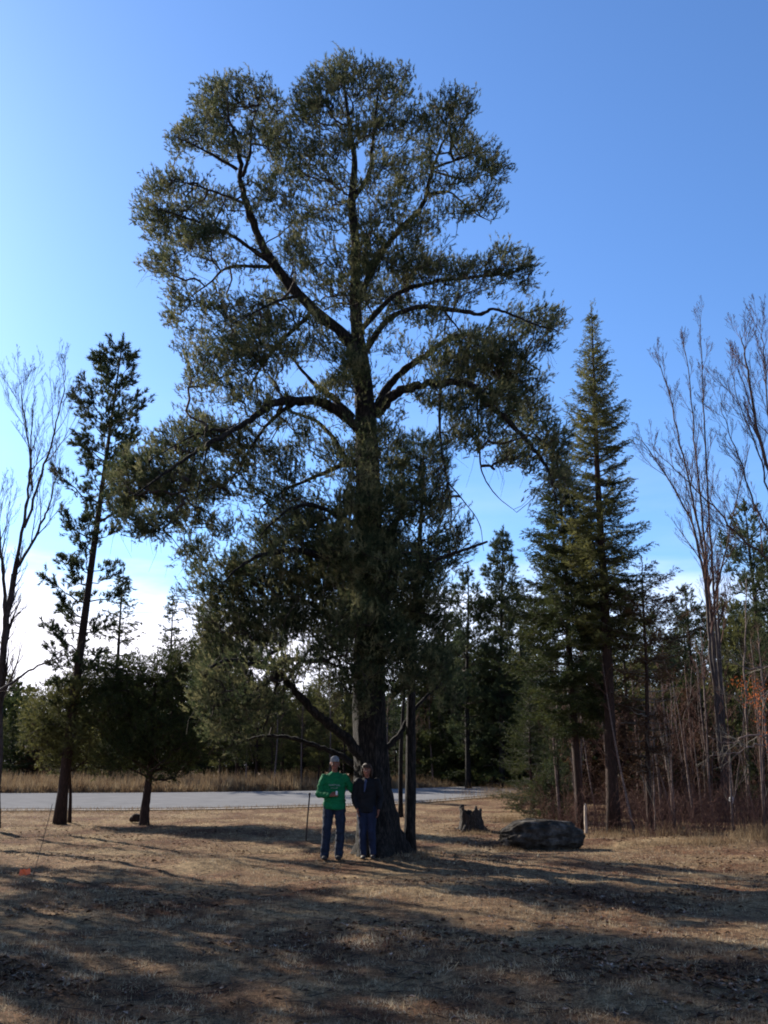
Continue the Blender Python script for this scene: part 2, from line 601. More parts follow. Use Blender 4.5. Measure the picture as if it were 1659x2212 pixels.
g = Geo()
X, Y = view_points(1500, 5.8, 26, rng, .9)
a = rng.random(1500) * 3.14
L = rng.uniform(.04, .28, 1500)
A = np.stack([X, Y, hbase(X, Y) + .012], -1)
B = A + np.stack([np.cos(a) * L, np.sin(a) * L, rng.uniform(0, .03, 1500)], -1)
Mid = (A + B) / 2 + rng.normal(size=A.shape) * .012
frusta(g, A, Mid, .0035, .003, 4)
frusta(g, Mid, B, .003, .002, 4)
tag(g.build('fallen_twigs', M['twig'], smooth=False), 'thin broken twigs scattered over the lawn', 'twigs', kind='stuff')

# taller dry grass beyond the road and along the wood edge
g = Geo()
n = 60000
X = rng.uniform(-30, 26, n)
Y = rng.uniform(0, 1, n)
fe = np.array([G(*p)[:2] for p in far_e])
yf = np.interp(X, fe[:, 0], fe[:, 1]) + 0.6
Y = yf + Y ** 1.3 * 12
hh = (0.35 + 0.75 * rng.random(n)) * (0.7 + 0.4 * fnoise(X, Y, 0.7, 3)) * np.where(X > -3, 0.65, 1.0)
blades(g, X, Y, hh, 0.03 + 0.03 * rng.random(n), 0.7, rng)
tag(g.build('roadside_grass', M['dry_grass'], smooth=False), 'tall straw coloured dry grass along the far side of the road', 'grass', kind='stuff')

g = Geo()
ne_ = np.array([G(*p)[:2] for p in near_e])
X = rng.uniform(-20, 18, 9000)
Y = np.interp(X, ne_[:, 0], ne_[:, 1]) - .15 - 1.6 * rng.random(9000) ** 2
blades(g, X, Y, .04 + .16 * rng.random(9000) ** 2, np.full(9000, .02), 1.0, rng)
# wood edge on the right, foot of the big pine, round stump, boulder
def patch(px, py, rx, ry, n, h0, h1, w=0.012, lean=0.9):
    c = G(px, py)
    X = c[0] + rng.normal(size=n) * rx
    Y = c[1] + rng.normal(size=n) * ry
    blades(g, X, Y, h0 + (h1 - h0) * rng.random(n), np.full(n, w), lean, rng)
for (px, py, rx, ry, n, h0, h1) in [(1490, 1822, 0.7, 0.3, 500, 0.05, 0.2), (1560, 1822, 0.5, 0.3, 380, 0.08, 0.35), (1640, 1816, 0.3, 0.25, 420, 0.15, 0.55),
                                   (1400, 1828, 1.0, 0.25, 500, 0.03, 0.1), (1440, 1806, .5, 0.4, 350, 0.1, 0.45), (1330, 1808, 0.5, 0.4, 500, 0.05, 0.3),
                                   (1100, 1775, 0.3, 0.3, 300, 0.1, 0.35), (1100, 1838, 0.12, 0.12, 160, 0.04, 0.14), (1020, 1803, 0.35, 0.2, 400, 0.04, 0.16),
                                   (915, 1852, 0.12, 0.1, 90, 0.06, 0.24), (745, 1822, 0.25, 0.15, 220, 0.04, 0.16), (700, 1850, 0.3, 0.15, 200, 0.03, 0.1),
                                   (1120, 1722, 1.2, 1.5, 1500, 0.2, 0.7), (1230, 1722, 1.5, 1.5, 1500, 0.2, 0.6), (1200, 1780, 0.7, 0.4, 500, 0.1, 0.35)]:
    patch(px, py, rx, ry, n, h0, h1)
tag(g.build('weed_grass', M['dry_grass'], smooth=False), 'pale straggling dry grass along the wood edge, stump and boulder', 'grass', kind='stuff')


# ------------------------------------------------------------------ the big pine
def prim_tree(seeds, spath, T, bf=0.35):
    """grow a branching tree from seed nodes through all target points"""
    T = np.asarray(T)
    n = len(T)
    s = len(seeds)
    nodes = np.vstack([seeds, T])
    path = np.concatenate([spath, np.zeros(n)])
    parent = np.full(s + n, -1)
    best = np.full(n, 1e9)
    bp = np.zeros(n, int)
    for i0 in range(0, n, 500):
        d = np.linalg.norm(T[i0:i0 + 500, None, :] - seeds[None], axis=-1) + bf * spath[None]
        j = d.argmin(1)
        bp[i0:i0 + 500] = j
        best[i0:i0 + 500] = d[np.arange(len(j)), j]
    alive = np.ones(n, bool)
    order = []
    cost = best.copy()
    for _ in range(n):
        i = int(cost.argmin())
        p = bp[i]
        parent[s + i] = p
        dd = np.linalg.norm(T[i] - nodes[p])
        path[s + i] = path[p] + dd
        alive[i] = False
        cost[i] = 1e9
        order.append(s + i)
        d = np.linalg.norm(T - T[i], axis=1) + bf * path[s + i]
        m = alive & (d < best)
        best[m] = d[m]
        cost[m] = d[m]
        bp[m] = s + i
    cnt = np.ones(s + n)
    for i in reversed(order):
        cnt[parent[i]] += cnt[i]
    return nodes, parent, cnt, s


def big_pine():
    r = np.random.default_rng(77)
    Y0 = 19.3
    base = G(822, 1848)
    root = thing('jack_pine', 'huge old many limbed pine towering over the two people in the middle of the lawn', 'tree', (base[0], Y0, 0))
    org = np.array([base[0], Y0, 0])
    # limbs: picture points, start depth, end depth, start radius, end radius
    trunk = [(824, 1850), (816, 1790), (806, 1700), (800, 1600), (797, 1450), (799, 1300), (798, 1150), (794, 1000), (790, 900), (782, 800), (772, 720), (767, 640), (769, 540), (760, 440), (766, 350), (756, 280), (746, 200), (740, 150)]
    tr_r = [0.47, 0.38, 0.335, 0.315, 0.30, 0.27, 0.25, 0.24, 0.21, 0.17, 0.13, 0.115, 0.10, 0.085, 0.06, 0.045, 0.03, 0.012]
    limbs = [
        ([(790, 880), (755, 745), (675, 667), (592, 573), (564, 521), (533, 441), (522, 389), (515, 320), (495, 260), (490, 215)], 0, -1.2, .19, .02),
        ([(762, 430), (795, 379), (806, 303), (813, 233), (820, 170)], 0, .5, .09, .015),
        ([(592, 573), (540, 535), (477, 497), (400, 470), (340, 450)], -.7, -1.8, .07, .012),
        ([(582, 577), (496, 577), (451, 612), (400, 650)], -.7, 0.6, .055, .01),
        ([(512, 366), (460, 335), (418, 313), (380, 295)], -1.1, -2, .05, .01),
        ([(525, 379), (540, 330), (545, 267), (565, 215)], -1.1, 0, .06, .01),
        ([(530, 440), (480, 420), (420, 400), (370, 390)], -1, -.1, .05, .01),
        ([(668, 681), (599, 747), (554, 810), (520, 880)], -.4, .8, .07, .012),
        ([(640, 640), (600, 650), (560, 670), (500, 700)], -.5, -1.5, .05, .01),
        ([(793, 950), (720, 879), (644, 865), (592, 872), (547, 903), (508, 927), (440, 965), (370, 1010), (290, 1070)], 0, -2.6, .15, .02),
        ([(500, 930), (450, 930), (400, 950), (330, 990)], -1.6, -1.2, .05, .01),
        ([(644, 865), (600, 895), (560, 940), (520, 1000), (490, 1060)], -.9, .5, .07, .012),
        ([(760, 900), (720, 860), (682, 831), (640, 785), (600, 720)], 0, 1.0, .11, .015),
        ([(775, 650), (815, 560), (860, 500), (900, 459), (920, 424), (931, 372), (948, 327), (969, 278), (986, 220)], 0, .9, .11, .015),
        ([(922, 420), (969, 415), (998, 437), (1033, 465), (1060, 478)], .5, -.4, .045, .01),
        ([(934, 364), (990, 344), (1038, 320), (1068, 300)], .6, 1.4, .045, .01),
        ([(940, 372), (1003, 386), (1075, 368)], .6, -.3, .04, .01),
        ([(780, 770), (840, 690), (910, 664), (987, 671), (1038, 678), (1066, 667), (1108, 681), (1160, 702), (1205, 715)], 0, -1.4, .085, .014),
        ([(960, 672), (990, 710), (1020, 750)], -.7, -.9, .03, .008),
        ([(772, 720), (850, 640), (930, 610), (1020, 600), (1100, 590), (1150, 572)], 0, 1.2, .085, .013),
        ([(806, 890), (834, 840), (882, 792), (934, 757), (985, 725), (1050, 735), (1120, 770), (1165, 800)], 0, .8, .13, .015),
        ([(812, 900), (835, 866), (861, 847), (896, 834), (952, 828), (1007, 830), (1059, 875), (1104, 916), (1146, 962), (1173, 996), (1192, 1038), (1203, 1085)], 0, -1.3, .15, .02),
        ([(1007, 832), (1050, 850), (1100, 860), (1150, 870)], -.5, .8, .05, .01),
        ([(765, 1000), (748, 990), (693, 917), (621, 886)], 0, 1.6, .10, .03),
        ([(790, 1010), (752, 1001), (685, 1028), (617, 1057), (560, 1100)], 0, 1.5, .10, .02),
        ([(797, 1150), (740, 1120), (670, 1090), (610, 1110), (560, 1160)], -.1, -1.8, .10, .015),
        ([(798, 1260), (720, 1210), (620, 1190), (540, 1210), (480, 1260)], -.1, -2.2, .12, .015),
        ([(799, 1400), (740, 1350), (660, 1300), (560, 1310), (490, 1360)], 0, .9, .10, .015),
        ([(797, 1330), (850, 1270), (900, 1230), (940, 1240)], 0, -1.5, .09, .015),
        ([(798, 1200), (850, 1130), (890, 1060), (910, 1010)], 0, 1.3, .08, .015),
        ([(798, 1420), (850, 1370), (900, 1350)], 0, 1.3, .08, .015),
        ([(795, 1660), (764, 1612), (720, 1571), (683, 1542), (638, 1494), (601, 1453), (553, 1436), (500, 1425), (450, 1440)], -.1, -1.6, .15, .03),
        ([(800, 1680), (770, 1655), (735, 1632), (683, 1612), (628, 1594), (572, 1590), (525, 1600)], 0, 1.2, .10, .025),
        ([(603, 1456), (598, 1475), (587, 1527), (568, 1577)], -1.1, -.4, .045, .02),
        ([(601, 1453), (570, 1480), (530, 1490)], -1.1, -1.5, .05, .02),
        ([(806, 1640), (824, 1625), (861, 1590), (880, 1555), (925, 1500), (980, 1460)], 0, .8, .10, .02),
        ([(785, 720), (765, 665), (735, 655), (700, 670)], .1, .9, .05, .02),
        ([(952, 828), (950, 934), (966, 1038), (975, 1090), (973, 1152)], -.4, -.8, .045, .012),
        ([(1030, 850), (1036, 978), (1043, 1024), (1071, 1069), (1116, 1107)], -.6, -1.0, .03, .006),
        ([(966, 1040), (1000, 1080), (1035, 1130), (1045, 1190)], -.7, -.9, .02, .006),
        ([(900, 1240), (940, 1212), (973, 1197), (1020, 1182), (1053, 1170)], -1.0, -.6, .055, .028),
        ([(450, 960), (430, 1050), (415, 1140), (400, 1230)], -1.7, -1.2, .02, .005),
        ([(420, 990), (395, 1090), (370, 1160)], -1.9, -1.2, .02, .005),
    ]
    gt = Geo()
    # trunk with ridged, flared foot
    P = spline([at(x, y, Y0) for x, y in trunk], 6)
    rad = np.interp(np.linspace(0, len(tr_r) - 1, len(P)), np.arange(len(tr_r)), tr_r)
    k = 28
    a = np.arange(k) / k * 2 * np.pi
    X = []
    for i, (p, q) in enumerate(zip(P, rad)):
        low = math.exp(-max(0, p[2]) / 0.45)
        rr = q * (1 + 0.05 * np.sin(a * 7 + i * 0.25) + 0.035 * r.normal(size=k)) * (1 + low * (0.45 * np.clip(np.sin(a * 3 + 0.6), -0.3, 1) + 0.22 * np.sin(a * 5 + 2)))
        if i == 0:
            rr *= 1.15
        z = p[2] - (0.15 if i == 0 else 0)
        X.append(np.stack([p[0] + np.cos(a) * rr, p[1] + np.sin(a) * rr, np.full(k, z)], -1))
    X = np.array(X)
    idx = np.arange(len(P) * k).reshape(len(P), k)
    Q = np.stack([idx[:-1], np.roll(idx[:-1], -1, 1), np.roll(idx[1:], -1, 1), idx[1:]], -1).reshape(-1, 4)
    gt.add(X.reshape(-1, 3), Q)
    seeds, sp = [], []
    L = 0
    for i in range(0, len(P)):
        if P[i][2] > 3.0:
            seeds.append(P[i])
            sp.append(P[i][2] * 0.25)
    gl = Geo()
    for (pts, d0, d1, r0, r1) in limbs:
        r0, r1 = r0 * .74, r1 * .8
        nn = len(pts)
        W3 = [at(x, y, Y0 + d0 + (d1 - d0) * i / (nn - 1)) for i, (x, y) in enumerate(pts)]
        C = spline(W3, 6)
        C[1:-1] += r.normal(size=(len(C) - 2, 3)) * r0 * 0.12
        tube(gl, C, np.linspace(r0, r1, len(C)) * (1 + .08 * r.normal(size=len(C))), 9)
        st = 0.0
        b0 = C[0][2] * 0.25
        for i in range(1, len(C)):
            st += np.linalg.norm(C[i] - C[i - 1])
            if i > len(C) * 0.22:
                seeds.append(C[i])
                sp.append(b0 + st * 0.6)
    seeds = np.array(seeds)
    sp = np.array(sp)
    # foliage pads: x, y, rx, ry, density
    pads = [(510, 212, 75, 50, 1), (450, 255, 55, 55, 1), (575, 245, 50, 60, 1), (400, 300, 38, 35, .9), (500, 310, 70, 45, .9), (600, 320, 28, 40, .6), (470, 195, 30, 28, 1),
            (375, 400, 65, 40, .9), (330, 465, 42, 60, .9), (400, 490, 85, 48, 1.1), (355, 570, 50, 32, .9), (470, 430, 55, 40, .7), (450, 555, 50, 28, .5), (400, 645, 50, 30, .8), (370, 690, 28, 18, .7), (440, 510, 60, 30, .9),
            (740, 155, 42, 45, 1), (700, 205, 55, 55, 1), (660, 250, 45, 60, 1), (800, 170, 55, 42, 1), (860, 190, 42, 55, 1), (790, 250, 75, 55, 1), (720, 310, 70, 50, .8), (640, 340, 55, 50, .9), (850, 290, 60, 60, .8), (900, 265, 38, 38, .9), (690, 395, 70, 42, .8), (830, 385, 55, 50, .7),
            (620, 420, 45, 42, .7), (720, 465, 60, 38, .8), (655, 470, 45, 35, .6), (845, 450, 45, 40, .7), (590, 375, 30, 35, .6),
            (985, 225, 48, 38, 1), (960, 285, 55, 38, 1), (1010, 325, 48, 36, .9), (1065, 365, 42, 32, .9), (1010, 395, 55, 24, .8), (1055, 440, 34, 38, .8), (920, 340, 36, 36, .8), (975, 460, 40, 24, .6), (900, 495, 55, 38, .9), (870, 420, 36, 36, .7), (935, 235, 26, 28, .8),
            (850, 560, 85, 45, 1.3), (940, 590, 85, 34, 1.3), (1040, 588, 60, 28, 1.1), (1115, 583, 52, 24, 1), (1085, 545, 28, 24, .8), (1145, 622, 26, 18, .8), (780, 560, 45, 50, 1), (700, 560, 45, 50, .6), (715, 640, 45, 38, .7), (630, 520, 36, 45, .5), (830, 640, 80, 45, 1.1), (900, 680, 65, 26, .8), (985, 640, 55, 22, .7),
            (1185, 690, 45, 28, .9), (1130, 695, 45, 28, .9), (1060, 725, 75, 36, .9), (1000, 765, 75, 42, 1.3), (1090, 775, 65, 42, 1.2), (1170, 745, 28, 26, .8), (1115, 830, 48, 45, 1.3), (1040, 815, 75, 45, 1.5), (960, 800, 55, 34, .9), (1172, 830, 18, 14, .6),
            (1140, 895, 55, 42, 1.3), (1190, 960, 40, 46, 1.4), (1205, 1030, 26, 48, 1.1), (1080, 880, 55, 42, 1.2), (1000, 875, 55, 32, 1.1), (920, 870, 55, 22, .8), (1100, 955, 65, 40, .5), (1040, 945, 55, 38, .5), (1140, 1030, 30, 50, .45), (1090, 1020, 30, 30, .3),
            (480, 670, 65, 42, .8), (560, 680, 65, 45, .8), (625, 640, 50, 45, .6), (430, 745, 42, 36, .6), (520, 765, 65, 45, .8), (605, 785, 55, 45, .6), (440, 820, 48, 38, .5), (500, 840, 55, 38, .5), (680, 740, 55, 45, .7), (750, 800, 55, 55, 1.1), (700, 855, 45, 36, .5), (540, 710, 60, 30, .8), (660, 690, 40, 30, .6),
            (440, 940, 65, 46, 1.2), (380, 965, 60, 46, 1.2), (510, 960, 55, 45, 1.2), (305, 1005, 52, 46, 1.1), (360, 1050, 75, 52, 1.4), (270, 1085, 42, 46, 1), (440, 1050, 65, 52, 1.2), (325, 1135, 62, 32, .9), (420, 1125, 60, 38, .7), (510, 1040, 55, 45, .8), (565, 1000, 45, 45, .5), (245, 1020, 25, 20, .5),
            (425, 1200, 40, 50, .3), (600, 1060, 55, 42, .5), (400, 1290, 30, 40, .25), (640, 940, 50, 40, .3),
            (650, 1105, 60, 45, 1.1), (585, 1175, 65, 48, 1.2), (685, 1170, 70, 55, 1.3), (520, 1235, 50, 48, 1.3), (620, 1255, 90, 60, 1.5), (725, 1250, 75, 62, 1.3), (500, 1310, 55, 55, 1.3), (590, 1345, 85, 52, 1.4), (700, 1340, 75, 55, 1.1), (785, 1275, 55, 60, 1.1), (840, 1200, 55, 62, 1), (860, 1100, 48, 55, .8), (880, 1000, 48, 52, .8),
            (900, 1250, 55, 62, 1), (860, 1335, 60, 55, 1), (480, 1385, 50, 42, 1.1), (540, 1430, 50, 30, .9), (455, 1340, 34, 42, .9), (610, 1435, 50, 26, .5), (700, 1420, 50, 30, .4), (780, 1080, 50, 52, .6), (740, 1000, 50, 52, .4), (825, 950, 50, 36, .8), (850, 1010, 40, 40, .6),
            (860, 1420, 60, 40, .6), (460, 1440, 40, 34, .7), (540, 1590, 40, 26, .3),
            (450, 1500, 45, 60, .9), (520, 1500, 50, 50, .7), (480, 1570, 50, 40, .6), (600, 1500, 40, 40, .35),
            (640, 560, 50, 40, .6), (560, 470, 40, 40, .4), (600, 300, 40, 50, .8), (660, 540, 40, 40, .6), (760, 620, 60, 40, .7), (560, 420, 40, 50, .4), (900, 380, 50, 50, .6), (800, 500, 60, 40, .8),
            (930, 1080, 50, 60, .6), (540, 900, 90, 50, .4), (480, 790, 80, 60, .5), (600, 850, 60, 40, .4), (560, 740, 90, 50, .5), (1000, 940, 60, 40, .6), (1120, 1000, 50, 50, .6), (620, 1010, 50, 40, .5), (680, 960, 50, 50, .4), (960, 1200, 50, 60, .5), (940, 1340, 50, 60, .8), (450, 1250, 40, 50, .8), (470, 1420, 50, 50, .8), (540, 1380, 60, 50, .8)]
    front = [(760, 1490, 60, 34, .55), (860, 1480, 50, 40, .6), (930, 1440, 60, 50, .9), (965, 1500, 40, 40, .5), (560, 1520, 50, 40, .5), (790, 1530, 40, 26, .3), (800, 1090, 75, 50, 1.0), (760, 1180, 75, 55, 1.3), (820, 1240, 75, 55, 1.3), (780, 1330, 75, 55, 1.3), (840, 1390, 70, 45, 1.0), (730, 1400, 60, 45, .9), (800, 1440, 70, 32, .7), (790, 1000, 50, 45, .6), (800, 930, 40, 34, .45)]
    pads = [p + (0,) for p in pads] + [p + (-1.7,) for p in front]
    T = []
    px2m = Y0 / F
    for (x, y, rx, ry, dens, fd) in pads:
        nn = int(rx * ry * dens / (31 if y < 1050 else 27))
        rz = 0.5 * (rx + ry) * px2m
        c = at(x, y, Y0)
        j = np.linalg.norm(seeds - c, axis=1).argmin()
        dy = (seeds[j][1] - Y0) * 0.7 + r.normal() * 0.6 if not fd else fd
        v = unit(r.normal(size=(nn, 3))) * (r.random((nn, 1)) ** 0.36)
        for q in v:
            T.append(at(x + q[0] * rx * 1.0, y + q[2] * ry * 1.0, Y0 + dy + q[1] * rz * 1.5))
    poly = np.array([(740, 115), (800, 140), (860, 150), (905, 220), (960, 205), (1000, 190), (1035, 210), (1040, 270), (1080, 330), (1105, 370), (1090, 440), (1060, 490), (1000, 500), (960, 540), (1070, 530),
                     (1100, 520), (1120, 555), (1170, 560), (1170, 630), (1215, 660), (1235, 700), (1200, 740), (1185, 810), (1190, 880), (1230, 960), (1240, 1050), (1210, 1110), (1150, 1080), (1060, 1010), (960, 960),
                     (960, 1060), (1030, 1120), (1000, 1180), (950, 1200), (960, 1350), (930, 1430), (880, 1480), (780, 1480), (700, 1500), (640, 1480), (600, 1540), (500, 1620), (430, 1560), (420, 1420), (430, 1280), (390, 1230), (340, 1180), (230, 1130),
                     (225, 1010), (300, 960), (380, 900), (390, 800), (375, 720), (345, 690), (350, 620), (325, 560), (290, 500), (295, 400), (340, 370), (385, 370), (360, 300), (400, 250), (430, 180), (500, 160), (580, 170),
                     (620, 210), (650, 180), (690, 130)], float)
    cand = np.stack([r.uniform(225, 1240, 30000), r.uniform(115, 1620, 30000)], -1)
    ins = np.zeros(len(cand), bool)
    for i in range(len(poly)):
        (x1, y1), (x2, y2) = poly[i], poly[(i + 1) % len(poly)]
        hit = ((y1 > cand[:, 1]) != (y2 > cand[:, 1])) & (cand[:, 0] < (x2 - x1) * (cand[:, 1] - y1) / (y2 - y1 + 1e-9) + x1)
        ins ^= hit
    cand = cand[ins]
    mk = fnoise(cand[:, 0], cand[:, 1], .035, 4) + .8 * fnoise(cand[:, 0], cand[:, 1], .09, 1)
    cand = cand[r.random(len(cand)) < np.clip(.42 + 1.0 * mk, .02, 1)]
    lowd = np.where(cand[:, 1] > 1050, 1.0, .78)
    cand = cand[r.random(len(cand)) < lowd][:2900]
    for (x, y) in cand:
        c = at(x, y, Y0)
        j = np.linalg.norm((seeds - c) * [1, .3, 1], axis=1).argmin()
        T.append(at(x, y, Y0 + (seeds[j][1] - Y0) * .6 + r.normal() * .95))
    T = np.array(T)
    # openings where the sky shows through the crown
    dd = T - np.array([0, 0, CAM_H])
    dep = dd[:, 1] * CA + dd[:, 2] * SA
    TX = 829.5 + F * dd[:, 0] / dep
    TY = 1106 - F * (dd[:, 2] * CA - dd[:, 1] * SA) / dep
    ok = np.ones(len(T), bool)
    for (gx, gy, ga, gb_) in [(554, 361, 24, 30), (592, 520, 32, 24), (1035, 505, 60, 30), (1010, 700, 46, 15), (890, 812, 42, 18), (640, 822, 46, 24), (1000, 412, 22, 12), (604, 945, 40, 18),
                              (935, 935, 30, 30), (462, 365, 40, 14), (480, 600, 50, 14), (430, 700, 30, 12), (470, 890, 50, 14), (1140, 655, 34, 13), (700, 800, 26, 18), (820, 600, 14, 10), (880, 320, 12, 16),
                              (690, 560, 24, 18), (622, 185, 16, 44), (932, 195, 18, 34), (345, 345, 40, 28), (420, 340, 24, 12), (1085, 470, 40, 16), (1000, 520, 60, 22), (735, 700, 24, 22), (1090, 1050, 60, 40), (430, 1150, 24, 18), (610, 1490, 30, 24), (690, 1500, 30, 30)]:
        q = ((TX - gx) / ga) ** 2 + ((TY - gy) / gb_) ** 2
        ok &= ~((q < 1) & (r.random(len(T)) < .93))
    T = T[ok]
    nodes, par, cnt, s = prim_tree(seeds, sp, T, 0.25)
    ch = np.arange(s, len(nodes))
    A = nodes[par[ch]]
    B = nodes[ch]
    rad = 0.0028 * cnt[ch] ** 0.5
    ra = np.minimum(rad * 1.15, 0.05)
    gb = Geo()
    mid = (A + B) / 2 + r.normal(size=A.shape) * 0.12 * np.linalg.norm(B - A, axis=1)[:, None]
    frusta(gb, A, mid, ra, ra * 0.95, 4)
    frusta(gb, mid, B, ra * 0.95, np.minimum(rad, 0.05), 4)
    # bare hanging twigs
    for _ in range(2600):
        j = r.integers(0, len(B))
        if 1.8 < B[j][2] < 12.5 and cnt[ch[j]] < 9:
            p0 = B[j]
            l = r.uniform(.15, .55)
            p1 = p0 + np.array([r.normal() * .12, r.normal() * .12, -l * .6])
            p2 = p1 + np.array([r.normal() * .12, r.normal() * .12, -l * .6])
            frusta(gb, [p0, p1], [p1, p2], [.004, .003], [.003, .002], 3)
    gf = Geo()
    out_ = unit(B - (np.array([0.0, Y0, 0]) + np.array([0, 0, 1]) * (B[:, 2:3] - 1.2)))
    thin = cnt[ch] < 26
    for rep in range(6):
        m = thin & (r.random(len(B)) < (1.0 if rep < 4 else 0.7))
        e = unit(B[m] - A[m])
        d = unit(e * 0.6 + np.array([0, 0, 0.75]) + out_[m] * 0.4 + r.normal(size=e.shape) * 0.45)
        t = r.random((m.sum(), 1)) * (1.0 if rep else 0)
        jt = r.normal(size=e.shape) * (0.085 if rep else 0)
        pos = B[m] * (1 - t * 0.8) + A[m] * t * 0.8 + jt
        tufts(gf, pos, d, r.uniform(0.08, 0.19, m.sum()), 19, 0.066, 0.0125, r, 0.62)
    print('big pine nodes', len(B), 'needle tris', sum(len(t) for t in gf.T))
    gt.build('trunk', M['pine_bark'], root, True, org)
    lo = gl.build('limbs', M['pine_bark'], root, True, org)
    gb.build('twigs', M['twig'], lo, False, org)
    gf.build('crown', M['jack'], root, False, org)


big_pine()


# ------------------------------------------------------------------ conifer builders
def conifer(name, label, h, prof, seed, mat, bark, r0=0.14, wh=0.28, per=5, elev=(-0.25, 0.35), droop=0.25, uptip=0.15, twigs=9, tl=0.38, needles=8, nl=0.035, nw=0.008, step=0.085,
            lean=(0, 0), group=None, cat='tree', miss=0.12, dead=0, loc=(0, 0, 0), curve=None, nscale=1.0, hang=0.25, deadmat='dead_twig', top=0.3, brush=0.07, fill=2):
    """prof: list of (height fraction, branch length)"""
    r = np.random.default_rng(seed)
    root = thing(name, label, cat, loc, 0, group)
    gt, gf, gb = Geo(), Geo(), Geo()
    zs = np.linspace(0, 1, 16)
    bend = curve if curve else (lambda f: (lean[0] * f, lean[1] * f))
    C = np.array([[bend(f)[0] + 0.02 * math.sin(f * 9 + seed), bend(f)[1], h * f] for f in zs])
    rr = r0 * (1 - zs) ** 0.85 + 0.008
    rr[0] *= 1.25
    C[0][2] -= 0.15
    tube(gt, C, rr, 12, True, 0.04, r)
    C[0][2] += 0.15

    def trunk_at(z):
        f = z / h
        return np.array([np.interp(f, zs, C[:, 0]), np.interp(f, zs, C[:, 1]), z])
    pf, pl = [p[0] for p in prof], [p[1] for p in prof]
    z = pf[0] * h
    TP, TD, TL = [], [], []
    while z < h * 0.985:
        f = z / h
        az0 = r.random() * 6.28
        kk = per if f < 0.9 else max(3, per - 1)
        for q in range(kk):
            if r.random() < miss:
                continue
            az = az0 + q * 6.283 / kk + r.normal() * 0.25
            Lb = float(np.interp(f, pf, pl)) * r.uniform(0.65, 1.15)
            el = elev[0] + (elev[1] - elev[0]) * f + r.normal() * 0.08
            p0 = trunk_at(z + r.normal() * wh * 0.25)
            hd = np.array([math.cos(az), math.sin(az), 0.0])
            t = np.linspace(0, 1, 6)[:, None]
            pts = p0 + hd * Lb * t * math.cos(el) + np.array([0, 0, 1.0]) * (Lb * (math.sin(el) * t - droop * (1 - f * .7) * t ** 1.6 + uptip * t ** 4))
            pts[1:] += r.normal(size=(5, 3)) * 0.02 * Lb
            br = min(0.35 * np.interp(f, zs, rr), 0.006 + 0.016 * Lb)
            frusta(gb, pts[:-1], pts[1:], np.linspace(br, .004, 6)[:-1], np.linspace(br, .004, 6)[1:], 5)
            if r.random() < dead:
                continue
            side = np.array([-hd[1], hd[0], 0])
            nt_ = max(3, int(twigs * Lb / 1.2))
            for u in np.linspace(0.18, 1.0, nt_):
                pb = np.array([np.interp(u, t[:, 0], pts[:, c]) for c in range(3)])
                for sgn in ((-1, 1) if u < .97 else (0,)):
                    l = tl * Lb ** .6 * (1.08 - u) * r.uniform(.6, 1.2) if sgn else tl * .35
                    dirn = unit(hd * 0.75 + side * sgn * 0.9 + np.array([0, 0, -hang + r.normal() * .2]))
                    ne = max(1, int(l / step))
                    s_ = (np.arange(ne) + r.random(ne) * .6) / ne
                    e = pb + dirn * l * s_[:, None] + np.array([0, 0, -1.0]) * (hang * l * s_[:, None] ** 2)
                    TP.append(e)
                    TD.append(np.repeat(dirn[None], ne, 0) + r.normal(size=(ne, 3)) * .3 + np.array([0, 0, uptip * 1.2]))
                    frusta(gb, [pb], [e[-1]], .0035, .002, 3)
            ne = max(2, int(Lb * .8 / step))
            s_ = .25 + .75 * (np.arange(ne) + r.random(ne)) / ne
            e = np.stack([np.interp(s_, t[:, 0], pts[:, c]) for c in range(3)], -1)
            TP.append(e)
            TD.append(np.repeat(hd[None], ne, 0) + r.normal(size=(ne, 3)) * .3 + np.array([0, 0, .3]))
        z += wh * (1.15 - 0.55 * f) * r.uniform(.7, 1.3)
    # leader
    ne = int(top / 0.05) + 2
    s_ = np.linspace(0, 1, ne)
    tp = trunk_at(h)
    TP.append(tp + np.array([0, 0, 1.0]) * ((s_ - .7) * top)[:, None])
    TD.append(np.repeat(np.array([[0, 0, 1.0]]), ne, 0) + r.normal(size=(ne, 3)) * .25)
    P = np.concatenate(TP)
    D = np.concatenate(TD)
    for q in range(fill):
        tufts(gf, P + (r.normal(size=P.shape) * .04 if q else 0), D, brush, needles, nl * nscale, nw * nscale, r, .8)
    tk = gt.build('trunk', bark, root)
    gb.build('branches', M[deadmat], tk, False)
    gf.build('crown', mat, root, False)
    return root


def place(px, py, Y=None):
    g0 = G(px, py)
    return g0


def top_h(base, px, py):
    """height that reaches picture row py at the depth of base; sideways lean to reach px"""
    t = at(px, py, base[1])
    return t[2] - base[2], t[0] - base[0]


# tall spruce on the right
b = G(1328, 1800)
hh, lx = top_h(b, 1276, 668)
spr = conifer('spruce_tree', 'tall pointed spruce with sunlit yellow green top at the right wood edge', hh, [(0.30, .7), (0.40, 1.3), (0.5, 1.55), (0.56, 1.0), (0.66, 1.1), (0.75, 1.0), (0.84, 0.72), (0.92, 0.34), (1.0, 0.05)],
              5, M['spruce'], M['red_bark'], 0.17, 0.21, 6, (-0.25, 0.55), .2, .16, 12, .42, 9, .055, .016, .08, (lx, 0), miss=.30, loc=b, brush=.11, fill=2, top=.6)

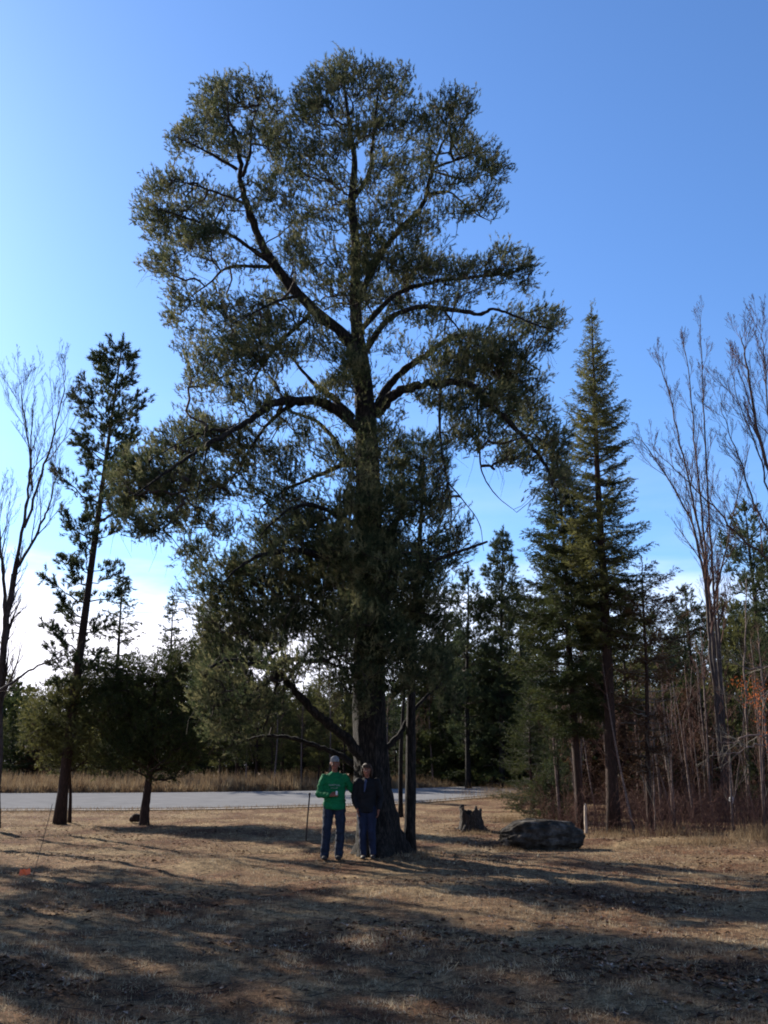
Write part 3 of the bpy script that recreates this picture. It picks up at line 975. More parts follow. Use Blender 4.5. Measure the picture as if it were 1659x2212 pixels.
b = G(1255, 1790)
hh, lx = top_h(b, 1205, 985)
conifer('fir_tree', 'dark drooping fir standing left of the tall pointed spruce', hh, [(0.24, .8), (.33, 1.9), (.45, 2.1), (.6, 1.6), (.75, 1.2), (.88, .8), (1, .1)],
        8, M['fir'], M['red_bark'], 0.12, .22, 6, (-.15, .35), .22, .2, 12, .5, 9, .055, .017, .08, (lx, 0), miss=.14, loc=b, brush=.10, fill=2)

b = G(1405, 1795)
hh, lx = top_h(b, 1388, 1215)
conifer('thin_fir_tree', 'thin dark half dead fir with flat boughs right of the tall pointed spruce', hh, [(.2, .6), (.5, 1.1), (.62, 1.3), (.8, 1.5), (.9, 1.1), (1, .1)],
        9, M['rusty'], M['red_bark'], 0.08, .27, 6, (-.05, .25), .1, .15, 9, .42, 8, .055, .016, .09, (lx, 0), miss=.25, dead=.25, loc=b, brush=.09, fill=2)

# low spruce bush behind the boulder
b = G(1195, 1775)
conifer('young_spruce', 'low spreading young spruce with bright green needles behind the boulder', 1.9, [(.04, 1.1), (.3, 1.0), (.6, .7), (1, .1)],
        19, M['fir'], M['red_bark'], 0.05, .16, 7, (-.05, .35), .12, .2, 12, .4, 9, .045, .012, .07, (0, 0), miss=.05, loc=b, brush=.08)
b = G(1150, 1752)
conifer('young_spruce', 'ragged dark young spruce just left of the low green one behind the boulder', 4.6, [(.02, 1.5), (.3, 1.5), (.6, 1.1), (1, .1)],
        20, M['fir'], M['red_bark'], 0.06, .2, 6, (-.05, .35), .12, .2, 10, .4, 8, .045, .012, .08, (0, 0), miss=.1, loc=b, brush=.08)


# pines with brush like tufts
def pine(name, label, h, prof, seed, mat, bark, r0, loc, lean=(0, 0), wh=.55, per=5, elev=(.0, .8), nl=.09, nw=.013, needles=16, cl=16, clr=.28, group=None, miss=.15, curve=None, droop=.05, brush=.10, bf=.3, asym=None):
    r = np.random.default_rng(seed)
    root = thing(name, label, 'tree', loc, 0, group)
    gt, gf, gb = Geo(), Geo(), Geo()
    zs = np.linspace(0, 1, 18)
    C = np.array([[lean[0] * f + .04 * math.sin(f * 7 + seed), lean[1] * f, h * f] for f in zs])
    if curve:
        C[:, 0] = [curve(f) for f in zs]
    rr = r0 * (1 - zs) ** .8 + .01
    rr[0] *= 1.3
    C[0][2] -= .15
    tube(gt, C, rr, 14, True, .05, r)
    C[0][2] += .15
    pf, pl = [p[0] for p in prof], [p[1] for p in prof]
    z = pf[0] * h
    while z < h * .98:
        f = z / h
        az0 = r.random() * 6.28
        for q in range(per):
            if r.random() < miss:
                continue
            az = az0 + q * 6.283 / per + r.normal() * .3
            Lb = float(np.interp(f, pf, pl)) * r.uniform(.5, 1.15)
            if asym:
                Lb *= 1 + asym * math.cos(az)
            el = elev[0] + (elev[1] - elev[0]) * f + r.normal() * .12
            p0 = np.array([np.interp(f, zs, C[:, 0]), np.interp(f, zs, C[:, 1]), z + r.normal() * wh * .12])
            hd = np.array([math.cos(az), math.sin(az), 0.0])
            t = np.linspace(0, 1, 7)[:, None]
            pts = p0 + hd * Lb * t * math.cos(el) + np.array([0, 0, 1.0]) * (Lb * (math.sin(el) * t ** 1.3 - droop * t * (1 - f) + .12 * t ** 3))
            pts[1:] += r.normal(size=(6, 3)) * .025 * Lb
            br = min(.4 * np.interp(f, zs, rr), .008 + .016 * Lb)
            w = np.linspace(br, .005, 7)
            frusta(gb, pts[:-1], pts[1:], w[:-1], w[1:], 5)
            ncl = max(4, int(cl * Lb * 2.2))
            u = .3 + .7 * r.random(ncl) ** .8
            c = np.stack([np.interp(u, t[:, 0], pts[:, k]) for k in range(3)], -1)
            off = unit(r.normal(size=(ncl, 3)) + hd * .6 + np.array([0, 0, .35])) * (clr * (1.25 - .7 * u) * Lb ** .4 * r.uniform(.4, 1.1, ncl))[:, None]
            e = c + off
            frusta(gb, c, e, .005, .003, 3)
            d = unit(off) * .5 + hd * .4 + np.array([0, 0, .7]) + r.normal(size=e.shape) * .2
            tufts(gf, e, d, brush * r.uniform(.7, 1.4, ncl), needles, nl, nw, r, .8)
            tufts(gf, (c + e) / 2, d, brush, needles // 2, nl, nw, r, .8)
        z += wh * (1.2 - .6 * f) * r.uniform(.75, 1.25)
    tp = C[-1]
    tufts(gf, np.array([tp, tp - [0, 0, .15], tp - [0, 0, .3]]), np.array([[0, 0, 1.0]] * 3), .2, needles * 2, nl, nw, r, .5)
    tk = gt.build('trunk', bark, root)
    gb.build('branches', M['twig'], tk, False)
    gf.build('crown', mat, root, False)
    return root


# tall leaning pine on the left: trunk meets the ground at the left edge of the lawn
b = G(128, 1780)
hh, lx = top_h(b, 265, 735)
def lcurve(f, lx=lx):
    return lx * (0.35 * f + 0.65 * f ** 1.3)
pine('red_pine', 'tall slim leaning pine left of the big pine with open tufted branches', hh, [(.22, .6), (.3, 1.0), (.42, 1.3), (.5, 1.4), (.6, 1.55), (.68, 1.5), (.74, 1.7), (.84, 1.3), (.92, .75), (1, .25)],
     31, M['pine'], M['red_bark'], .155, b, wh=.55, per=5, elev=(.0, .85), nl=.14, nw=.028, needles=20, cl=8, clr=.32, curve=lcurve, miss=.22, brush=.12, asym=-.12)


# round bushy cedar-like trees by the road
def bushy(name, label, base, pads, trunk, mat, bark, r0, seed, tuftn=13, dens=1 / 20, nl=.08, nw=.02, Y0=None):
    r = np.random.default_rng(seed)
    Y0 = Y0 or base[1]
    root = thing(name, label, 'tree', (base[0], Y0, base[2]))
    org = np.array([base[0], Y0, base[2]])
    gt, gb, gf = Geo(), Geo(), Geo()
    C = spline([at(x, y, Y0) for x, y in trunk], 5)
    C[0][2] -= .1
    w = np.linspace(r0, r0 * .25, len(C))
    w[0] *= 1.2
    tube(gt, C, w, 14, True, .05, r)
    T = []
    for (x, y, rx, ry, dn) in pads:
        nn = int(rx * ry * dn * dens * (.75 + .5 * r.random()))
        v = unit(r.normal(size=(nn, 3))) * (r.random((nn, 1)) ** .45)
        rz = .5 * (rx + ry) * Y0 / F
        dy = r.normal() * .4
        for q in v:
            T.append(at(x + q[0] * rx, y + q[2] * ry, Y0 + dy + q[1] * rz * 1.6))
    T = np.array(T)
    sd = C[len(C) // 4:]
    nodes, par, cnt, s = prim_tree(sd, np.arange(len(sd)) * .1, T, .35)
    ch = np.arange(s, len(nodes))
    A, B = nodes[par[ch]], nodes[ch]
    rad = np.minimum(.004 * cnt[ch] ** .45, .05)
    frusta(gb, A, B, rad * 1.1, rad, 4)
    for rep in range(4):
        e = unit(B - A)
        d = unit(e * .6 + np.array([0, 0, .4]) + r.normal(size=e.shape) * .6)
        t = r.random((len(B), 1)) * (.9 if rep else 0)
        tufts(gf, B * (1 - t) + A * t + r.normal(size=e.shape) * (.07 if rep else 0), d, r.uniform(.1, .24, len(B)), tuftn, nl, nw, r, .8)
    tk = gt.build('trunk', bark, root, True, org)
    gb.build('branches', M['twig'], tk, False, org)
    gf.build('crown', mat, root, False, org)


bushy('leaning_pine', 'small bushy pine with leaning trunk and round dark crown beside the road', G(312, 1782),
      [(330, 1480, 90, 60, 1.2), (400, 1500, 75, 80, 1.3), (250, 1530, 80, 70, 1.3), (330, 1580, 110, 70, 1.5), (420, 1590, 60, 65, 1.2), (260, 1630, 70, 45, 1.1), (350, 1650, 80, 40, 1.2), (290, 1450, 60, 40, .8), (230, 1480, 50, 50, .8), (450, 1440, 50, 50, .9), (470, 1540, 40, 60, .9), (480, 1450, 55, 55, 1.1), (500, 1600, 50, 60, 1.0), (500, 1520, 50, 50, 1.0), (440, 1400, 50, 30, .8), (390, 1430, 60, 40, .8)],
      [(312, 1782), (314, 1740), (321, 1690), (326, 1640), (330, 1560), (335, 1480)], M['fir'], M['red_bark'], .15, 41, Y0=G(312, 1782)[1])
bushy('low_pine', 'low spreading bush like pine around the foot of the tall slim leaning pine', G(150, 1775),
      [(110, 1530, 70, 60, 1.0), (170, 1500, 70, 55, 1.1), (90, 1590, 60, 50, .9), (160, 1590, 70, 60, 1.2), (200, 1640, 60, 36, 1), (130, 1640, 55, 30, .8), (180, 1450, 50, 34, .8), (60, 1560, 30, 34, .5)],
      [(150, 1775), (152, 1720), (150, 1650), (150, 1560), (150, 1500)], M['yellow_pine'], M['red_bark'], .06, 42, Y0=31.4)

# straight pole-like pine just right of the big trunk
b = G(880, 1842)
hh, lx = top_h(b, 915, 930)
pine('white_pine', 'straight slender pine with black pole like trunk close beside the big pine', hh, [(.52, .5), (.6, 1.0), (.7, 1.15), (.8, 1.1), (.9, .8), (1, .3)],
     33, M['white_pine'], M['pine_bark'], .10, b + np.array([0, .3, 0]), (lx, .3), wh=.42, per=5, elev=(-.05, .6), nl=.10, nw=.012, needles=16, cl=12, clr=.28, miss=.1)
b = G(864, 1765)
hh, lx = top_h(b, 880, 1290)
pine('slim_pine', 'very thin dark pine seen just behind the pole like trunk', hh, [(.55, .6), (.75, .9), (1, .2)], 34, M['pine'], M['pine_bark'], .075, b, (lx, 0), wh=.5, per=4, nl=.09, nw=.015, needles=12, cl=10)

# pale pines in the middle distance right of the big pine
for (px, py, tx, ty, sd, lab, pr) in [(1082, 1738, 1085, 1145, 51, 'pale blue green pine with feathery top in the gap right of the big pine', 1.7),
                                      (1010, 1735, 1010, 1230, 52, 'mid distance pine whose crown fills the space behind the broken stub branch', 2.1)]:
    b = G(px, 1712)
    b = np.array([at(px, 1700, 52)[0], 52, float(hbase(0, 52))])
    hh, lx = top_h(b, tx, ty)
    pine('distant_pine', lab, hh, [(.2, 1.0), (.4, pr), (.65, pr * .8), (.85, pr * .5), (1, .2)], sd, M['pine'], M['pine_bark'], .14, b, (lx, 0), wh=.6, per=6, elev=(0, .6), nl=.18, nw=.03, needles=14, cl=9, clr=.45)

b = np.array([at(1070, 1700, 54)[0], 54, float(hbase(6, 54))])
hh, lx = top_h(b, 1065, 1400)
conifer('broad_fir_tree', 'broad dark fir across the road between the big pine and the boulder', hh, [(.03, 2.6), (.25, 3.0), (.5, 2.6), (.75, 2.0), (1, .2)], 53, M['fir'], M['red_bark'], .12, .42, 7, (-.1, .3), .2, .15, 7, .7, 8, .11, .04, .15, (lx, 0), miss=.22, loc=b, brush=.18, fill=2)
b = np.array([at(975, 1700, 57)[0], 57, float(hbase(4, 57))])
hh, lx = top_h(b, 965, 1340)
conifer('broad_fir_tree', 'dark shaggy fir across the road just right of the pole like trunk', hh, [(.04, 2.0), (.3, 2.9), (.6, 2.4), (.8, 1.6), (1, .1)], 54, M['fir'], M['red_bark'], .12, .45, 7, (-.1, .3), .2, .15, 7, .7, 8, .11, .04, .15, (lx, 0), miss=.22, loc=b, brush=.18, fill=2)


# ------------------------------------------------------------------ bare broadleaf trees
def grow(g, p, d, L, r0, lev, maxlev, r, up=.25, ang=.55, nb=7, lf=.55, thin=None, k=5, start=.25):
    ns = 7 if lev < maxlev else 4
    pts = [np.array(p, float)]
    d = unit(d)
    dd = d.copy()
    for i in range(ns):
        dd = unit(dd + r.normal(size=3) * (.05 + .02 * lev) + np.array([0, 0, up / ns]))
        pts.append(pts[-1] + dd * L / ns)
    pts = np.array(pts)
    w = np.linspace(r0, max(r0 * .18, .0035), ns + 1)
    tgt = thin if (thin is not None and lev >= 1) else g
    frusta(tgt, pts[:-1], pts[1:], w[:-1], w[1:], k if lev == 0 else 4 if lev == 1 else 3)
    if lev >= maxlev:
        return
    for j in range(nb):
        f = start + (1 - start) * (j + r.random()) / nb
        q = np.array([np.interp(f, np.linspace(0, 1, ns + 1), pts[:, c]) for c in range(3)])
        i = min(int(f * ns), ns - 1)
        td = unit(pts[i + 1] - pts[i])
        pr = r.normal(size=3)
        pr = unit(pr - pr.dot(td) * td)
        a = ang * r.uniform(.6, 1.3)
        nd = td * math.cos(a) + pr * math.sin(a)
        grow(g, q, nd, L * lf * (1.25 - .75 * f) * r.uniform(.7, 1.2), np.interp(f, np.linspace(0, 1, ns + 1), w) * .6, lev + 1, maxlev, r, up, ang, max(3, int(nb * .75)), lf, thin, k, .15)


def bare_tree(name, label, loc, stems, seed, bark, twig, Y0, maxlev=3, nb=8, L1=2.6, up=.45, ang=.5, k=9, lf=.5, group=None, twigstart=.3, cat='tree'):
    """stems: list of (picture points, r0, r1); each carries procedurally grown branches"""
    r = np.random.default_rng(seed)
    root = thing(name, label, cat, loc, 0, group)
    gt, gb = Geo(), Geo()
    for st in stems:
        pts, r0, r1 = st[:3]
        dY = st[3] if len(st) > 3 else 0
        nn = len(pts)
        C = spline([at(x, y, Y0 + dY * i / (nn - 1)) for i, (x, y) in enumerate(pts)], 5)
        C[1:-1] += r.normal(size=(len(C) - 2, 3)) * .015
        w = np.linspace(r0, r1, len(C))
        tube(gt, C, w, k, True, .04, r)
        seg = np.linalg.norm(C[-1] - C[0])
        for j in range(nb):
            f = twigstart + (1 - twigstart) * (j + r.random()) / nb
            i = min(int(f * (len(C) - 1)), len(C) - 2)
            td = unit(C[i + 1] - C[i])
            pr = r.normal(size=3)
            pr = unit(pr - pr.dot(td) * td)
            a = ang * r.uniform(.6, 1.3)
            grow(gt, C[i], td * math.cos(a) + pr * math.sin(a), L1 * (1.25 - .7 * f) * r.uniform(.6, 1.2), w[i] * .5, 1, maxlev, r, up, ang, 6, lf, gb, 4, .15)
    tk = gt.build('trunk', bark, root, True, loc)
    gb.build('branches', twig, tk, False, loc)
    return root


# far left bare maple
Yb = 27.0
l0 = np.array([at(-4, 1700, Yb)[0], Yb, 0])
bare_tree('bare_maple', 'leafless forked maple at the left edge of the photo', l0,
          [([(-8, 1790), (-4, 1600), (2, 1480), (12, 1360), (30, 1240)], .115, .08), ([(30, 1240), (52, 1130), (62, 1040), (66, 960), (70, 880)], .055, .008, -.6),
           ([(30, 1240), (60, 1190), (95, 1120), (110, 1080), (130, 990)], .05, .012, .9), ([(52, 1140), (85, 1040), (110, 960), (125, 900), (140, 830), (140, 780)], .042, .006, .4),
           ([(14, 1350), (8, 1250), (-2, 1150), (-12, 1050)], .06, .015, -.5), ([(70, 1060), (62, 960), (50, 880), (45, 830)], .03, .008, -.5)],
          61, M['grey_bark'], M['twig'], Yb, 4, 8, 1.9, .6, .42)
# limb that reaches in from the left edge
Yb = 24.0
l0 = np.array([at(-160, 1700, Yb)[0], Yb, 0])
bare_tree('bare_oak', 'leafless tree outside the left edge whose low limb arches into the photo', l0,
          [([(-170, 1830), (-165, 1700), (-150, 1600), (-140, 1400), (-150, 1200), (-140, 1000)], .16, .05), ([(-155, 1600), (-80, 1540), (0, 1493), (45, 1460), (90, 1435), (140, 1415), (165, 1405)], .05, .008, 1.2)],
          62, M['grey_bark'], M['twig'], Yb, 2, 4, 1.0, .3, .5)

# bare clump on the right
Yb = 33.0
l0 = np.array([at(1570, 1700, Yb)[0], Yb, 0])
bare_tree('bare_maple_clump', 'tall leafless clump of slender stems fanning up from the right wood', l0,
          [([(1568, 1765), (1556, 1640), (1545, 1500), (1532, 1385), (1523, 1260), (1500, 1150), (1470, 1080), (1420, 1000), (1385, 950)], .075, .012, -1.5),
           ([(1572, 1765), (1562, 1620), (1548, 1480), (1535, 1330), (1520, 1200), (1495, 1080), (1470, 960), (1440, 830), (1415, 760)], .075, .010, -.5),
           ([(1568, 1765), (1560, 1640), (1550, 1500), (1540, 1380), (1530, 1250), (1515, 1100), (1500, 950), (1490, 820), (1470, 710)], .07, .010, .5),
           ([(1574, 1765), (1568, 1620), (1556, 1480), (1546, 1340), (1538, 1220), (1530, 1080), (1520, 900), (1516, 780), (1512, 680)], .07, .008, .2),
           ([(1580, 1765), (1568, 1640), (1560, 1500), (1552, 1350), (1550, 1270), (1570, 1180), (1590, 1080), (1620, 960)], .065, .012, 1.2)],
          63, M['grey_bark'], M['twig_red'], Yb, 4, 18, 1.9, .5, .36, twigstart=.38)
# second bare tree on the right edge
Yb = 24.0
l0 = np.array([at(1760, 1700, Yb)[0], Yb, 0])
bare_tree('bare_ash', 'leafless tree rising along the right edge of the photo with long crossing limbs', l0,
          [([(1760, 1810), (1756, 1600), (1745, 1400), (1722, 1250), (1690, 1120), (1655, 1000), (1630, 900), (1615, 800), (1606, 750), (1598, 715)], .09, .008, .6),
           ([(1740, 1380), (1700, 1300), (1659, 1210), (1600, 1160), (1540, 1095), (1480, 1035), (1425, 985)], .042, .006, -1.2),
           ([(1690, 1120), (1680, 1000), (1659, 880), (1650, 760), (1640, 690)], .035, .006, .8),
           ([(1722, 1250), (1680, 1180), (1630, 1090), (1600, 1000), (1570, 920), (1555, 850)], .034, .006, 1.2), ([(1705, 1180), (1665, 1080), (1640, 980), (1600, 880), (1575, 780)], .03, .006, -.6)],
          64, M['grey_bark'], M['twig_red'], Yb, 4, 13, 1.6, .5, .40, twigstart=.35)
# low pale limbs reaching in at the right
Yb = 22.0
l0 = np.array([at(1720, 1700, Yb)[0], Yb, 0])
ot = bare_tree('young_oak', 'young oak at the right edge with pale crooked limbs and orange leaves', l0,
          [([(1722, 1835), (1718, 1700), (1712, 1580), (1710, 1450), (1700, 1330), (1705, 1200)], .07, .02), ([(1712, 1600), (1659, 1589), (1610, 1590), (1590, 1602), (1560, 1603), (1530, 1590)], .028, .008, .5),
           ([(1714, 1620), (1640, 1610), (1610, 1618), (1575, 1628), (1530, 1632)], .02, .005, -.3), ([(1710, 1470), (1670, 1440), (1640, 1445), (1600, 1438), (1575, 1420)], .025, .006, .3), ([(1708, 1440), (1650, 1500), (1610, 1520), (1580, 1500)], .02, .005, -.4)],
          65, M['pale_bark'], M['dead_twig'], Yb, 2, 5, .7, .2, .6)
g = Geo()
r = np.random.default_rng(5)
for (cx, cy, sx, sy, n) in [(1630, 1500, 28, 24, 230), (1600, 1475, 22, 12, 70), (1650, 1545, 18, 24, 90), (1690, 1480, 30, 40, 160), (1655, 1600, 14, 20, 30)]:
    for _ in range(int(n * .7)):
        p = at(cx + r.normal() * sx * .7, cy + r.normal() * sy * .7, Yb + r.normal() * .4)
        a = unit(r.normal(size=3) + [0, 0, -1.2])
        bb = unit(np.cross(a, r.normal(size=3)))
        s = r.uniform(.018, .038)
        g.add([p, p + a * s + bb * s * .35, p + a * s * 2, p + a * s - bb * s * .35], [[0, 1, 2, 3]])
g.build('leaves', M['orange_leaf'], ot, False, l0)

# the forked sapling next to the boulder
Yb = float(G(1245, 1782)[1])
l0 = G(1245, 1782)
bare_tree('forked_sapling', 'pale forked sapling rising just behind the right half of the boulder', l0,
          [([(1245, 1784), (1242, 1720), (1235, 1637)], .035, .026), ([(1235, 1637), (1222, 1597), (1203, 1552), (1190, 1520)], .018, .004, -.4), ([(1235, 1637), (1245, 1600), (1247, 1543), (1243, 1480), (1247, 1430), (1255, 1400)], .024, .012, .2)],
          66, M['pale_bark'], M['dead_twig'], Yb, 2, 4, .8, .4, .5)

# slim pale stems in the right wood
stems = [([(1454, 1750), (1445, 1690), (1434, 1619), (1425, 1570), (1405, 1480)], .035, 30, 'thin pale stem leaning left in front of the right wood'),
         ([(1463, 1722), (1455, 1660), (1452, 1560), (1448, 1474), (1434, 1424), (1425, 1350)], .03, 36, 'thin pale straight stem right of the half dead fir'),
         ([(1500, 1735), (1487, 1660), (1480, 1600), (1477, 1549), (1490, 1513), (1495, 1440)], .03, 34, 'thin crooked pale stem left of the leafless clump'),
         ([(1582, 1758), (1590, 1702), (1601, 1605), (1608, 1540)], .03, 30, 'short dark stem leaning right beside the leafless clump'),
         ([(1620, 1735), (1615, 1605), (1609, 1494), (1609, 1382), (1612, 1250)], .055, 34, 'straight pale trunk near the orange oak leaves'),
         ([(1656, 1775), (1648, 1632), (1650, 1500), (1640, 1400)], .05, 29, 'dark straight stem at the right edge below the orange leaves'),
         ([(1415, 1790), (1412, 1700), (1410, 1600), (1414, 1500)], .025, 27, 'thin straight sapling beside the trunk of the half dead fir'),
         ([(1525, 1740), (1520, 1640), (1512, 1560), (1505, 1490)], .025, 35, 'slim grey sapling just left of the leafless clump')]
for i, (pts, r0, Yb, lab) in enumerate(stems):
    p = at(*pts[0], Yb)
    l0 = np.array([p[0], Yb, float(hbase(p[0], Yb))])
    q = [(pts[0][0] + 1, pts[0][1] + 40)] + pts
    bare_tree('sapling', lab, l0, [(q, r0, r0 * .3)], 70 + i, M['pale_bark'] if i not in (3, 5) else M['grey_bark'], M['dead_twig'], Yb, 2, 6, .9, .45, .5, k=7)

# undergrowth in the right wood
g = Geo()
r = np.random.default_rng(9)
n = 3600
for _ in range(n):
    x = r.uniform(4.6, 15)
    y = r.uniform(24.5, 34) + (0 if x > 6 else 2)
    if x < 6.3 and y < 26.5:
        continue
    z = float(hbase(x, y))
    h = r.uniform(.2, 1.7) * r.uniform(.4, 1)
    p = np.array([x, y, z])
    d = unit([r.normal() * .35, r.normal() * .35, 1])
    w = r.uniform(.004, .009)
    for s in range(3):
        q = p + d * h / 3
        frusta(g, [p], [q], w, w * .7, 3)
        if s:
            for _k in range(2):
                e = unit(d + r.normal(size=3) * .6)
                frusta(g, [q], [q + e * h * .25], w * .6, .002, 3)
        p = q
        d = unit(d + r.normal(size=3) * .2)
        w *= .7
tag(g.build('undergrowth', M['twig_red'], smooth=False), 'tangled leafless brown undergrowth in the right wood', 'undergrowth', kind='stuff')

# ------------------------------------------------------------------ woods: copies of a few trees
zero = (0, 0, 0)
def woods_spruce(seed, h, lab, mat, grp, pr):
    return conifer('wood_spruce', lab, h, [(.12, .9 * pr), (.3, 1.3 * pr), (.55, 1.0 * pr), (.8, .55 * pr), (1, .1)], seed, mat, M['pine_bark'], .12, .55, 6, (-.15, .4), .15, .15, 5, .5, 7, .09, .035, .16, miss=.1, group=grp, brush=.14, nscale=1)
G1 = 'conifers in the wood beyond the road'
A_ = woods_spruce(101, 9, 'dark spruce beyond the road', M['fir'], G1, 1.2)
B_ = woods_spruce(102, 8, 'dark spruce beyond the road', M['pine'], G1, 1.0)
C_ = pine('wood_pine', 'yellow green pine beyond the road', 8, [(.25, 1.0), (.4, 1.7), (.7, 1.4), (.9, .8), (1, .2)], 103, M['yellow_pine'], M['red_bark'], .12, zero, wh=.6, per=6, elev=(0, .6), nl=.16, nw=.035, needles=10, cl=7, clr=.45, group=G1, brush=.14)
D_ = pine('wood_pine', 'dull green pine beyond the road', 10, [(.35, .8), (.5, 1.6), (.75, 1.3), (.9, .8), (1, .2)], 104, M['pine'], M['red_bark'], .12, zero, wh=.7, per=6, elev=(0, .6), nl=.16, nw=.035, needles=10, cl=7, clr=.45, group=G1, brush=.14)
def wood_bare(seed, h, lab, grp, bark='pale_bark'):
    r = np.random.default_rng(seed)
    root = thing('bare_tree', lab, 'tree', zero, 0, grp)
    gt, gb = Geo(), Geo()
    zs = np.linspace(0, 1, 9)
    C = np.stack([.12 * np.sin(zs * 4 + seed), .1 * np.cos(zs * 3 + seed), zs * h - .1], -1)
    tube(gt, C, np.linspace(.07, .012, 9), 7)
    for j in range(13):
        f = .3 + .68 * (j + r.random()) / 13
        p = np.array([np.interp(f, zs, C[:, c]) for c in range(3)])
        a = r.random() * 6.28
        grow(gt, p, np.array([math.cos(a) * .7, math.sin(a) * .7, .9]), 1.9 * (1.2 - .8 * f), .018, 1, 3, r, .4, .5, 5, .5, gb, 4, .15)
    tk = gt.build('trunk', M[bark], root)
    gb.build('branches', M['twig_red'], tk, False)
    return root
G2 = 'bare trees in the wood beyond the road'
E_ = wood_bare(105, 8, 'tall slender leafless tree beyond the road', G2)
F_ = wood_bare(106, 7, 'slender leafless tree beyond the road', G2)

r = np.random.default_rng(2024)
used = set()
BASE = {}


def where(px):
    for lim, t in [(60, 'at the far left edge'), (200, 'behind the tall slim leaning pine'), (480, 'behind the round crowned leaning pine'), (660, 'seen under the left limbs of the big pine'),
                   (780, 'just left of the big trunk'), (900, 'directly behind the big trunk'), (1060, 'above the tree stump'), (1290, 'above the boulder'), (1420, 'between the two dark firs'), (1560, 'left of the leafless clump'), (5000, 'at the right edge')]:
        if px < lim:
            return t


def put(proto, x, y, sc, suffix=None):
    if proto.name not in BASE:
        BASE[proto.name] = proto['label']
    o = put_(proto, x, y, sc)
    o['label'] = BASE[proto.name] + (' ' + suffix if suffix else '')
    return o


def put_(proto, x, y, sc):
    loc = (x, y, float(hbase(x, y)) - .03)
    rz = r.random() * 6.28
    if proto.name not in used:
        used.add(proto.name)
        proto.location = loc
        proto.rotation_euler = (0, 0, rz)
        proto.scale = (sc, sc, sc)
        return proto
    return dup(proto, loc, rz, sc)

# key background trees whose tops can be seen against the sky: (px, top py, Y, proto, natural height)
def put_top(proto, h0, px, ty, Y, label=None):
    t = at(px, ty, Y)
    zb = float(hbase(t[0], Y))
    o = put(proto, t[0], Y, (t[2] - zb) / h0, where(829.5 + F * CA * t[0] / Y))
    if label:
        o['label'] = label
    return o
put_top(A_, 9.2, 268, 1215, 58, 'pointed spruce rising behind the road between the two left pines')
put_top(B_, 8.2, 375, 1285, 64, 'pale thin spruce top right of the pointed spruce, behind the road')
put_top(B_, 8.2, 232, 1395, 70, 'small spruce directly behind the pointed spruce beyond the road')
put_top(D_, 10, 1610, 1090, 50, 'tall pine at the right behind the leafless clump')
put_top(D_, 10, 1655, 1180, 48, 'green pine at the right edge behind the leafless stems')
put_top(D_, 10, 1480, 1270, 46, 'rounded pine behind the leafless clump')
put_top(C_, 8, 1560, 1300, 44)
put_top(C_, 8, 1600, 1330, 42)
put_top(D_, 10, 1665, 1330, 38)
put_top(C_, 8, 1120, 1290, 60)
# the band of wood beyond the road
protos = [(A_, 9.2), (B_, 8.2), (C_, 8), (D_, 10), (E_, 8), (F_, 7)]
for i in range(92):
    u = (i + r.random()) / 92
    px = -120 + u * 1900
    Y = r.uniform(60, 82)
    if px < 60:
        ty = r.uniform(1470, 1560)
    elif px < 260:
        ty = r.uniform(1430, 1530)
    elif px < 500:
        ty = r.uniform(1380, 1520)
    elif px < 980:
        ty = r.uniform(1360, 1560)
    elif px < 1180:
        ty = r.uniform(1370, 1480)
    else:
        ty = r.uniform(1290, 1470)
    k = r.choice(6, p=[.24, .2, .22, .16, .1, .08])
    put_top(protos[k][0], protos[k][1], px, ty, Y)
# yellow green pines lit behind the low limbs of the big pine
for px, ty, Y in [(520, 1440, 57), (560, 1470, 56), (615, 1430, 58), (655, 1480, 56), (700, 1460, 59), (745, 1500, 57), (480, 1520, 56), (590, 1540, 55), (690, 1560, 55), (760, 1420, 62)]:
    put_top(C_, 8, px, ty, Y)
for px, ty, Y in [(598, 1480, 54.5), (540, 1500, 55.5), (712, 1450, 55), (480, 1500, 56.5), (655, 1520, 54.6), (840, 1480, 55), (895, 1500, 55.5), (930, 1450, 56)]:
    put_top(E_ if px % 2 else F_, 8 if px % 2 else 7, px, ty, Y)

# young conifers branching down to the ground along the front of the wood
G5 = 'young conifers along the front of the wood beyond the road'
Y_ = conifer('young_conifer', 'young dark conifer at the wood edge', 4.5, [(.02, 1.2), (.3, 1.3), (.6, .9), (1, .1)], 111, M['fir'], M['pine_bark'], .07, .35, 7, (-.1, .4), .1, .15, 6, .5, 8, .10, .045, .15, miss=.05, group=G5, brush=.15)
Z_ = conifer('young_conifer', 'young rusty conifer at the wood edge', 4.0, [(.02, 1.1), (.3, 1.4), (.6, 1.0), (1, .1)], 112, M['rusty'], M['pine_bark'], .07, .35, 7, (-.1, .5), .1, .15, 6, .5, 8, .10, .045, .15, miss=.05, group=G5, brush=.15)
for i in range(64):
    u = (i + r.random()) / 64
    px = -120 + u * 1900
    Y = r.uniform(60, 70) if px < 1150 else r.uniform(50, 64)
    put_top((Y_, Z_)[int(r.random() < .35)], 4.6, px, r.uniform(1520, 1585), Y)
# the wood runs on behind as one mass
gw = Geo()
n = 26000
X = r.uniform(-75, 75, n)
Y = r.uniform(84, 104, n)
hm = 6.5 + 2.2 * fnoise(X, Y * .3, .5, 2) + 1.5 * fnoise(X, Y * .3, 1.7, 5)
Zz = hbase(X, Y) + hm * r.random(n) ** .8
tufts(gw, np.stack([X, Y, Zz], -1), np.stack([r.normal(size=n) * .4, r.normal(size=n) * .4, np.ones(n)], -1), .4, 12, .45, .22, r, .9)
tag(gw.build('far_wood', M['fir'], smooth=False), 'far dark wood closing the view beyond the road', 'wood', kind='stuff')

